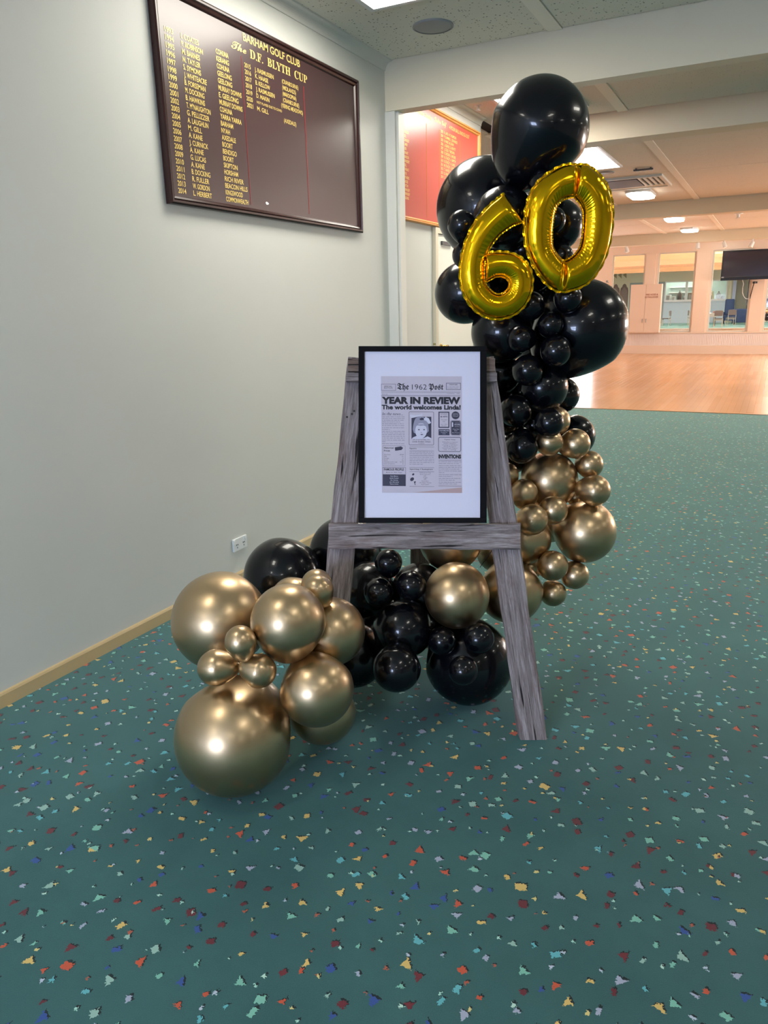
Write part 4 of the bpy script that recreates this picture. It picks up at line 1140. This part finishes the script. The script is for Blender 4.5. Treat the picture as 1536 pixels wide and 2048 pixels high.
# ================================================================== balloons
# key, colour, centre x y z, radius, radii seen in the photograph (px)
BAL = [
('top','K',-0.824,2.876,2.091,0.1780,101,106),
('ul','K',-1.131,3.197,1.888,0.2066,100,100),
('s1','K',-1.050,2.711,1.778,0.0539,28,32),
('s2','K',-1.050,2.744,1.680,0.0479,26,26),
('m1','K',-0.925,2.812,1.802,0.1137,63,63),
('ml','K',-1.103,2.882,1.548,0.1185,60,60),
('h1','K',-0.762,2.944,1.781,0.0932,51,51),
('h2','K',-0.745,2.814,1.786,0.0454,26,26),
('h3','K',-0.734,2.875,1.662,0.0526,29,29),
('h4','K',-0.777,2.781,1.903,0.0478,28,28),
('R','K',-0.685,3.029,1.403,0.1870,95,97),
('m2','K',-0.941,2.859,1.399,0.1188,61,61),
('a','K',-0.687,2.832,1.516,0.0525,29,29),
('b','K',-0.817,2.803,1.493,0.0536,29,29),
('c','K',-0.744,2.817,1.424,0.0480,26,26),
('d','K',-0.840,2.781,1.377,0.0534,30,27),
('e','K',-0.717,2.806,1.331,0.0575,31,31),
('f','K',-0.817,2.790,1.260,0.0579,31,30),
('g','K',-0.792,2.918,1.184,0.0980,51,48),
('h','K',-0.757,3.075,1.138,0.0743,36,36),
('i','K',-0.861,2.795,1.105,0.0625,32,32),
('j','K',-0.728,2.788,1.068,0.0554,29,29),
('k','K',-0.828,2.775,0.973,0.0646,32,34),
('l','K',-0.705,3.101,0.968,0.0881,41,43),
('m','K',-0.974,2.941,1.231,0.0859,42,42),
('n','K',-0.947,2.900,1.072,0.0820,40,40),
('g1','G',-0.737,2.913,1.055,0.0586,30,29),
('g2','G',-0.740,2.845,0.984,0.0540,27,28),
('g3','G',-0.664,2.943,0.964,0.0608,31,30),
('g4','G',-0.616,3.003,0.873,0.0558,28,27),
('g5','G',-0.581,2.942,0.783,0.0639,33,31),
('g6','G',-0.765,2.953,0.808,0.1179,59,55),
('g7','G',-0.818,2.785,0.783,0.0580,28,30),
('g8','G',-0.709,2.819,0.721,0.0577,29,29),
('g9','G',-0.764,2.722,0.702,0.0607,31,31),
('g10','G',-0.616,2.966,0.603,0.1276,62,62),
('g11','G',-0.823,2.838,0.589,0.1084,52,53),
('g12','G',-0.694,2.784,0.505,0.0610,31,30),
('g13','G',-0.630,2.893,0.438,0.0574,28,28),
('g14','G',-0.700,2.834,0.370,0.0534,25,27),
('g15','G',-0.843,2.721,0.397,0.1282,63,63),
('g16','G',-0.899,2.810,0.848,0.0528,26,26),
('g17','G',-0.811,2.896,0.448,0.0508,24,24),
('g18','G',-0.677,3.051,0.722,0.0379,18,18),
('g19','G',-0.967,2.446,0.459,0.1241,65,65),
('g20','G',-1.073,2.665,0.603,0.1302,64,63),
('g21','G',-0.963,2.895,0.490,0.0822,38,38),
('b1','K',-1.198,2.352,0.585,0.0525,27,28),
('b2','K',-1.215,2.299,0.485,0.0541,28,29),
('b3','K',-1.112,2.363,0.505,0.0561,29,30),
('b4','K',-1.162,2.542,0.412,0.1120,54,56),
('b5','K',-1.145,2.356,0.330,0.1130,59,58),
('b5b','K',-1.096,2.196,0.253,0.0878,48,48),
('b6','K',-1.354,2.340,0.182,0.1223,60,62),
('b7','K',-1.348,2.457,0.418,0.1145,56,56),
('b8','K',-1.529,2.599,0.504,0.1562,72,72),
('b9','K',-1.650,2.320,0.478,0.1589,78,78),
('b10','K',-0.985,2.352,0.311,0.0526,27,29),
('b11','K',-0.844,2.355,0.346,0.0558,31,30),
('b12','K',-0.864,2.254,0.264,0.0527,30,29),
('b13','K',-0.939,2.509,0.170,0.1709,87,86),
('G1','G',-1.618,1.889,0.466,0.1706,96,98),
('G2','G',-1.424,1.676,0.187,0.1886,119,116),
('G3','G',-1.266,1.787,0.560,0.1208,73,79),
('G4','G',-1.233,1.983,0.456,0.1149,67,67),
('G5','G',-1.184,1.803,0.342,0.1178,73,74),
('G6','G',-1.255,1.941,0.178,0.1149,67,66),
('G7','G',-1.341,1.644,0.539,0.0510,31,36),
('G8','G',-1.439,1.643,0.439,0.0593,40,36),
('G9','G',-1.307,1.674,0.441,0.0541,36,34),
('G10','G',-1.293,2.004,0.606,0.0535,31,31),
('G11','G',-1.237,1.928,0.620,0.0515,29,33),
('G12','G',-1.401,2.021,0.528,0.0826,47,46),
('p1','K',-1.038,3.142,1.607,0.0958,46,46),
('p2','K',-0.894,3.068,1.621,0.0875,44,44),
('p3','K',-0.884,3.122,1.460,0.0782,38,38),
('p4','K',-0.941,3.003,0.901,0.0900,42,42),
('p5','G',-0.793,3.091,0.599,0.0966,44,44),
('p6','K',-1.372,2.637,0.163,0.1361,62,62),
('p7','K',-0.875,3.152,1.303,0.0887,42,42),
('p8','K',-0.843,2.993,1.023,0.0747,36,36),
('p11','K',-0.868,3.206,1.555,0.0705,34,34),
('p12','K',-0.895,2.956,1.700,0.0724,38,38),
('p13','K',-0.960,3.230,1.368,0.0867,40,40),
('p14','K',-0.960,3.048,1.131,0.0722,34,34),
('p9','K',-1.158,2.648,0.235,0.1062,50,50),
]
# direction of the knot in (right, up, away) and stretch along it, where it is not hidden behind
KN = {'top': ((-.42, -.9, .15), 1.04), 'G7': ((.12, -1, .1), 1.14), 'G8': ((1, .05, .1), 1.10), 'G9': ((-1, .35, .15), 1.04), 'G11': ((.35, -1, .2), 1.13),
      'b1': ((.1, -1, .3), 1.04), 'G3': ((-.1, -1, .3), 1.07), 'R': ((-.6, -.75, .3), 1.04), 'g7': ((.25, -1, .2), 1.06), 'g5': ((-1, .1, .3), 1.05), 'g3': ((-.8, -.3, .5), 1.02),
      'd': ((1, 0, .4), 1.06), 'G10': ((.3, -1, .4), 1.04), 's1': ((.2, -1, .5), 1.08), 'm1': ((.3, -.6, .7), 1.0), 'g6': ((-.3, .3, .9), 1.0), 'g2': ((0, 1, .6), 1.0),
      'ul': ((.8, -.4, .5), 1.03), 'g1': ((-.4, -.6, .7), 1.0), 'k': ((.2, 1, .5), 1.03), 'G1': ((.5, -.4, .75), 1.0)}
LB = {
'top': 'largest black balloon, at the very top of the column above the gold zero',
'ul': 'big black balloon at the upper left of the column, in front of the red board',
's1': 'small black balloon left of the gold six, against the big upper-left balloon',
's2': 'small black balloon half behind the left edge of the gold six, above the medium one',
'm1': 'medium black balloon just behind the tip of the gold six',
'ml': 'medium black balloon sticking out left beneath the gold six',
'h1': 'medium black balloon seen through the right of the hole of the gold zero',
'h2': 'small black balloon seen through the left of the hole of the gold zero',
'h3': 'small black balloon at the bottom of the hole of the gold zero',
'h4': 'small black balloon mostly hidden behind the upper left rim of the gold zero',
'R': 'very large black balloon bulging out to the right below the gold zero',
'm2': 'medium black balloon directly above the upper right corner of the picture frame',
'a': 'small black balloon touching the bottom tip of the gold zero',
'b': 'small black balloon at the lower right rim of the gold six',
'c': 'small black balloon against the left side of the very large right-hand balloon',
'd': 'small black balloon just right of the medium one above the frame corner',
'e': 'small black balloon overlapping the lower left of the very large right-hand balloon',
'f': 'small black balloon right of the top of the easel leg',
'g': 'medium black balloon under the very large one, behind the small ones',
'h': 'black balloon peeping out right behind the medium one, by the bright floor glare',
'i': 'small black balloon touching the right easel leg beside the newspaper page',
'j': 'small black balloon lying on the first gold balloons of the column',
'k': 'lowest small black balloon of the column, against the right easel leg',
'l': 'black balloon at the right behind the uppermost gold balloons',
'm': 'dark black balloon hidden behind the top right end of the easel',
'n': 'dark black balloon hidden behind the right easel leg beside the page',
'g1': 'gold balloon showing as a sliver behind the lowest right small black balloon',
'g2': 'small gold balloon just below the black ones, on top of the big gold one',
'g3': 'small gold balloon uppermost on the right, in front of a black balloon',
'g4': 'small gold balloon on the right edge, upper one of the stacked pair',
'g5': 'small gold balloon on the right edge, lower one of the stacked pair',
'g6': 'big gold balloon in the upper part of the gold section of the column',
'g7': 'small gold balloon close to the right easel leg below the big gold one',
'g8': 'small gold balloon between the two big gold balloons of the column',
'g9': 'small gold balloon at the right end of the crossboard of the easel',
'g10': 'biggest gold balloon of the column, bulging to the right',
'g11': 'medium gold balloon behind the right end of the crossboard',
'g12': 'small gold balloon below left of the biggest column balloon',
'g13': 'small gold balloon at the lower right under the biggest column balloon',
'g14': 'lowest small gold balloon right of the easel leg',
'g15': 'medium gold balloon crossed by the right easel leg',
'g16': 'gold balloon sliver behind the right easel leg under the last black one',
'g17': 'small gold balloon tucked behind the right leg above the crossed one',
'g18': 'tiny gold balloon in the gap between the two big column balloons',
'g19': 'round gold balloon in the middle under the crossboard',
'g20': 'gold balloon cut off by the crossboard above the round middle one',
'g21': 'gold balloon behind the right leg just under the crossboard',
'b1': 'small black balloon nearest under the crossboard at the left',
'b2': 'small black balloon, lower left of the three under the crossboard',
'b3': 'small black balloon against the round gold middle one',
'b4': 'medium black balloon behind the one touching the round gold balloon',
'b5': 'medium black balloon in the middle of the lower black cluster',
'b5b': 'black balloon close to the floor below the middle of the black cluster',
'b6': 'black balloon just behind the right edge of the left gold cluster, low down',
'b7': 'black balloon in the shade right of the left easel leg',
'b8': 'big black balloon behind the left easel leg at crossboard height',
'b9': 'big black balloon near the wall behind the gold cluster, under the power point',
'b10': 'small black balloon on the big floor balloon, left of its pair',
'b11': 'small black balloon on the big floor balloon, right of its pair',
'b12': 'small black balloon at the front centre of the big floor balloon',
'b13': 'big black balloon resting on the carpet between the easel legs',
'G1': 'very large gold balloon at the upper left of the floor cluster',
'G2': 'largest gold balloon, standing on the carpet at the front left',
'G3': 'medium gold balloon in the centre of the left floor cluster',
'G4': 'medium gold balloon at the right of the floor cluster, below the left leg',
'G5': 'medium gold balloon at the lower right of the floor cluster',
'G6': 'gold balloon on the carpet, behind and under the lower right one',
'G7': 'small gold balloon with its tip down, top of the trio of small ones',
'G8': 'small gold balloon at the left of the trio, on the largest one',
'G9': 'small gold balloon at the right of the trio, on the largest one',
'G10': 'small gold balloon behind its twin on top of the floor cluster',
'G11': 'small gold balloon in front of its twin on top of the floor cluster',
'p1': 'black balloon seen through the bowl of the gold six',
'p2': 'black balloon in the dark gap between the gold six and the gold zero',
'p3': 'black balloon deep behind the small ones under the gold zero',
'p4': 'dark black balloon behind the lowest small black one of the column',
'p5': 'gold balloon deep in the gold part of the column, between its two biggest',
'p6': 'black balloon at the back of the lower black cluster',
'p7': 'black balloon deep inside the column at the height of the frame top',
'p8': 'black balloon deep inside the column just above the gold part',
'p11': 'black balloon in the dark gap under the joint of the gold six and zero',
'p12': 'black balloon in the dark gap over the bowl of the gold six',
'p13': 'black balloon deep behind the cluster of small ones above the frame corner',
'p14': 'black balloon behind the two small ones beside the right easel leg',
'p9': 'black balloon behind the big floor balloon and the round gold one',
'G12': 'gold balloon peeping over the top of the centre one in the floor cluster',
}
def balloon_mesh(name, mat, seg, rings):
    m_ = MB(); prof = []
    for i in range(1, rings):
        ph = PI * i / rings
        z = math.cos(ph); r_ = math.sin(ph)
        t_ = max(0.0, (-z - .45) / .55)
        z -= .13 * t_ ** 2.2
        r_ *= 1 - .06 * math.sin(min(1, max(0, -z)) * PI) 
        prof.append((r_, z))
    prof = [(.0001, 1.0)] + prof + [(.03, -1.13)]
    m_.lathe(prof, seg)
    me = bpy.data.meshes.new(name); me.from_pydata(m_.v, [], m_.f); me.materials.append(mat)
    bm = bmesh.new(); bm.from_mesh(me); bmesh.ops.remove_doubles(bm, verts=bm.verts, dist=.002); bmesh.ops.recalc_face_normals(bm, faces=bm.faces); bm.to_mesh(me); bm.free()
    for p_ in me.polygons: p_.use_smooth = True
    return me
def knot_mesh(name, mat):
    m_ = MB(); m_.lathe([(.03, -1.10), (.045, -1.14), (.05, -1.165), (.03, -1.19), (.04, -1.21), (.085, -1.25), (.09, -1.262), (.02, -1.235), (.001, -1.22)], 14)
    me = bpy.data.meshes.new(name); me.from_pydata(m_.v, [], m_.f); me.materials.append(mat)
    for p_ in me.polygons: p_.use_smooth = True
    return me
BM = {'K': balloon_mesh('black_balloon', LATEX, 64, 40), 'G': balloon_mesh('gold_balloon', CHROME, 64, 40)}
KM = {'K': knot_mesh('black_knot', LATEX), 'G': knot_mesh('gold_knot', CHROME)}
CEN = Vector((0, 0, 0))
pos = {b[0]: Vector(b[2:5]) for b in BAL}
for key, colr, x, y, z, r, rx, ry in BAL:
    P = Vector((x, y, z))
    if key in KN:
        (a, b_, c_), e = KN[key]
        dk_ = (RT * a + UP * b_ + FH * c_).normalized()
    else:
        near = [q for k2, q in pos.items() if k2 != key and (q - P).length < .35]
        cn = sum(near, Vector((0, 0, 0))) / len(near) if near else P
        v = (cn - P); v = v.normalized() if v.length > 1e-4 else Vector((0, 0, 0))
        dk_ = (FH * 1.1 + v * .7).normalized(); e = 1.0
    Z = -dk_; X = Z.cross(UP).normalized() if abs(Z.z) < .95 else Z.cross(FH).normalized(); Y = Z.cross(X)
    o = bpy.data.objects.new('balloon', BM[colr]); COL.objects.link(o)
    s_ = r / (e ** .45)
    sc = Matrix.Diagonal((s_, s_, s_ * e, 1))
    o.matrix_world = Matrix(((X.x, Y.x, Z.x, P.x), (X.y, Y.y, Z.y, P.y), (X.z, Y.z, Z.z, P.z), (0, 0, 0, 1))) @ sc
    k_ = bpy.data.objects.new('knot', KM[colr]); COL.objects.link(k_); k_.parent = o
    tag(o, LB[key], 'balloon', 'black balloons of the garland' if colr == 'K' else 'gold balloons of the garland')

# ------------------------------------------------------------------ foil numerals
def catmull(P, n, closed):
    out = []; m_ = len(P)
    segs = m_ if closed else m_ - 1
    for i in range(segs):
        p0 = P[(i - 1) % m_] if closed or i > 0 else P[0]
        p1 = P[i]; p2 = P[(i + 1) % m_]
        p3 = P[(i + 2) % m_] if closed or i + 2 < m_ else P[-1]
        for k in range(n):
            t_ = k / n
            out.append(tuple(.5 * ((2 * p1[j]) + (-p0[j] + p2[j]) * t_ + (2 * p0[j] - 5 * p1[j] + 4 * p2[j] - p3[j]) * t_ ** 2 + (-p0[j] + 3 * p1[j] - 3 * p2[j] + p3[j]) * t_ ** 3) for j in range(2)))
    if not closed: out.append(tuple(P[-1]))
    return out
def foil(name, outer, inner, closed, U, crease, label, thick, endflat, kr):
    """outer / inner: matching edge points in the enlarged photograph (420 px region, 3.657 units per px)"""
    O0 = CAM + FH * U
    fn = -FH
    def W3(p_): return hit(860 + p_[0] * .27344, 140 + p_[1] * .27344, O0, fn)
    nseg = 12
    A = [W3(p_) for p_ in catmull(outer, nseg, closed)]; Bn = [W3(p_) for p_ in catmull(inner, nseg, closed)]
    n = len(A); T_ = 21
    cx = sum(A, Vector((0, 0, 0))) / n
    root = tag(empty(name, cx), label, 'foil balloon')
    vs = []; fs = []
    s_acc = 0.0
    for side in (1, -1):
        for i in range(n):
            a, b_ = A[i], Bn[i]
            wd = (a - b_).length
            s_acc = 0
            for j in range(T_):
                t_ = .5 - .5 * math.cos(PI * j / (T_ - 1))
                q = 1 - (2 * t_ - 1) ** 2
                h = wd * thick * (max(q, 0) ** .56)
                # pucker towards both seams
                ph = i * kr
                inn = max(0, 1 - t_ * 2.6); out_ = max(0, 1 - (1 - t_) * 3.2)
                h *= 1 - .11 * inn * (.5 + .5 * math.sin(ph * 2.3 + 1.3 * math.sin(i * .37))) - .055 * out_ * (.5 + .5 * math.sin(ph * 1.1 + 1.1 * math.sin(i * .23)))
                for (ci, wdt, dep_) in crease:
                    dd = abs(i - ci * nseg); dd = min(dd, n - dd) if closed else dd
                    h *= 1 - dep_ * math.exp(-(dd / wdt) ** 2)
                if not closed:
                    e0 = min(1, i / (endflat[0] * nseg)) if endflat[0] else 1
                    e1 = min(1, (n - 1 - i) / (endflat[1] * nseg)) if endflat[1] else 1
                    h *= math.sin(e0 * PI / 2) ** .6 * math.sin(e1 * PI / 2) ** .6
                vs.append(b_ + (a - b_) * t_ + fn * (h * side))
    cnt = n * T_
    for s_ in (0, 1):
        for i in range(n if closed else n - 1):
            k = (i + 1) % n
            for j in range(T_ - 1):
                f_ = (s_ * cnt + i * T_ + j, s_ * cnt + k * T_ + j, s_ * cnt + k * T_ + j + 1, s_ * cnt + i * T_ + j + 1)
                fs.append(f_ if s_ == 0 else f_[::-1])
    me = bpy.data.meshes.new('foil_body'); me.from_pydata([tuple(v) for v in vs], [], fs); me.materials.append(FOIL)
    bm = bmesh.new(); bm.from_mesh(me); bmesh.ops.remove_doubles(bm, verts=bm.verts, dist=.00015)
    bmesh.ops.recalc_face_normals(bm, faces=bm.faces); bm.to_mesh(me); bm.free()
    for p_ in me.polygons: p_.use_smooth = True
    o = bpy.data.objects.new('foil_body', me); COL.objects.link(o); o.parent = root; PENDING.append((o, Matrix.Identity(4)))
    # flat welded seams with a scalloped rim
    def seam(E, other, nm, sc_, base, per):
        v2 = []; f2 = []
        for i in range(len(E)):
            d_ = (E[i] - other[i]).normalized()
            wv = base + sc_ * abs(math.sin(i * per))
            p0 = E[i] - d_ * .003; p1 = E[i] + d_ * wv
            wob = fn * (.0012 * math.sin(i * per * 2 + .6))
            for q in (p0 + fn * .0004, p1 + fn * .0004 + wob, p1 - fn * .0004 + wob, p0 - fn * .0004): v2.append(q)
        m2 = len(E)
        for i in range(m2 if closed else m2 - 1):
            k = (i + 1) % m2
            for j in range(4):
                l_ = (j + 1) % 4; f2.append((4 * i + j, 4 * k + j, 4 * k + l_, 4 * i + l_))
        m_ = MB(); m_.add(v2, f2); o2 = m_.build(nm, FOIL, root, smooth=False)
    seam(A, Bn, 'seam', .0032, .0042, .42)
    seam(Bn, A, 'inner_seam', .001, .003, .8)
    return root
o0_ = [(1075, 695), (1150, 700), (1235, 765), (1297, 855), (1328, 960), (1334, 1100), (1310, 1270), (1262, 1410), (1185, 1525), (1090, 1590), (955, 1618), (872, 1580), (800, 1500), (742, 1400), (702, 1280), (692, 1150), (702, 1020), (740, 900), (812, 800), (920, 725), (1000, 695)]
i0_ = [(1050, 930), (1072, 950), (1098, 980), (1115, 1020), (1120, 1065), (1120, 1130), (1113, 1220), (1098, 1290), (1070, 1335), (1030, 1372), (980, 1395), (945, 1368), (915, 1330), (897, 1290), (893, 1245), (893, 1190), (900, 1120), (908, 1060), (925, 1005), (965, 955), (1015, 935)]
foil('foil_balloon', o0_, i0_, True, 2.765, ((0, 2.6, .74), (10, 2.6, .74)), 'shiny gold foil numeral zero high on the balloon column', .33, (0, 0), .7)
o6 = [(545, 905), (495, 945), (430, 1000), (335, 1110), (266, 1245), (230, 1385), (222, 1510), (246, 1630), (303, 1727), (390, 1795), (485, 1818), (590, 1798), (675, 1738), (730, 1642), (746, 1530), (716, 1430), (652, 1367), (570, 1338), (482, 1334), (402, 1345)]
i6 = [(678, 1112), (632, 1128), (585, 1150), (505, 1212), (440, 1300), (402, 1392), (395, 1480), (405, 1560), (447, 1615), (480, 1637), (512, 1640), (545, 1625), (570, 1600), (579, 1570), (575, 1545), (555, 1523), (525, 1511), (485, 1513), (448, 1530), (410, 1552)]
foil('foil_balloon', o6, i6, False, 2.735, (), 'shiny gold foil numeral six, tilted, left of the foil zero', .33, (1.3, .25), .8)
# transparent string of the garland seen in the gap by the middle gold balloon
a_ = hit(986, 1098, FOOT + NB * .42, NB); b_ = hit(960, 1135, FOOT + NB * .42, NB)
tag(MB().tube(a_, b_, .0015, 6).build('string', BLACKP), 'thin black string behind the crossboard above the round gold balloon', 'string')
# reflections of the garland, built as a second small bunch of balloons at the right edge of the far wall openings
for (px, py, rr, mt, lab) in ((1534, 634, .17, LATEX, 'black balloon standing in for the garland reflection, low at the picture edge'), (1533, 622, .12, CHROME, 'gold balloon standing in for the garland reflection at the picture edge'), (1535, 604, .2, LATEX, 'black balloon standing in for the garland reflection, upper at the picture edge')):
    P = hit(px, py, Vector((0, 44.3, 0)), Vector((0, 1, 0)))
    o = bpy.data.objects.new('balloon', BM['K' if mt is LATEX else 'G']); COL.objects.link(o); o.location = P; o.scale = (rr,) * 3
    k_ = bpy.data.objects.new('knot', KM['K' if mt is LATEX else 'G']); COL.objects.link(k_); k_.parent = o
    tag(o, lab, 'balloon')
settle()
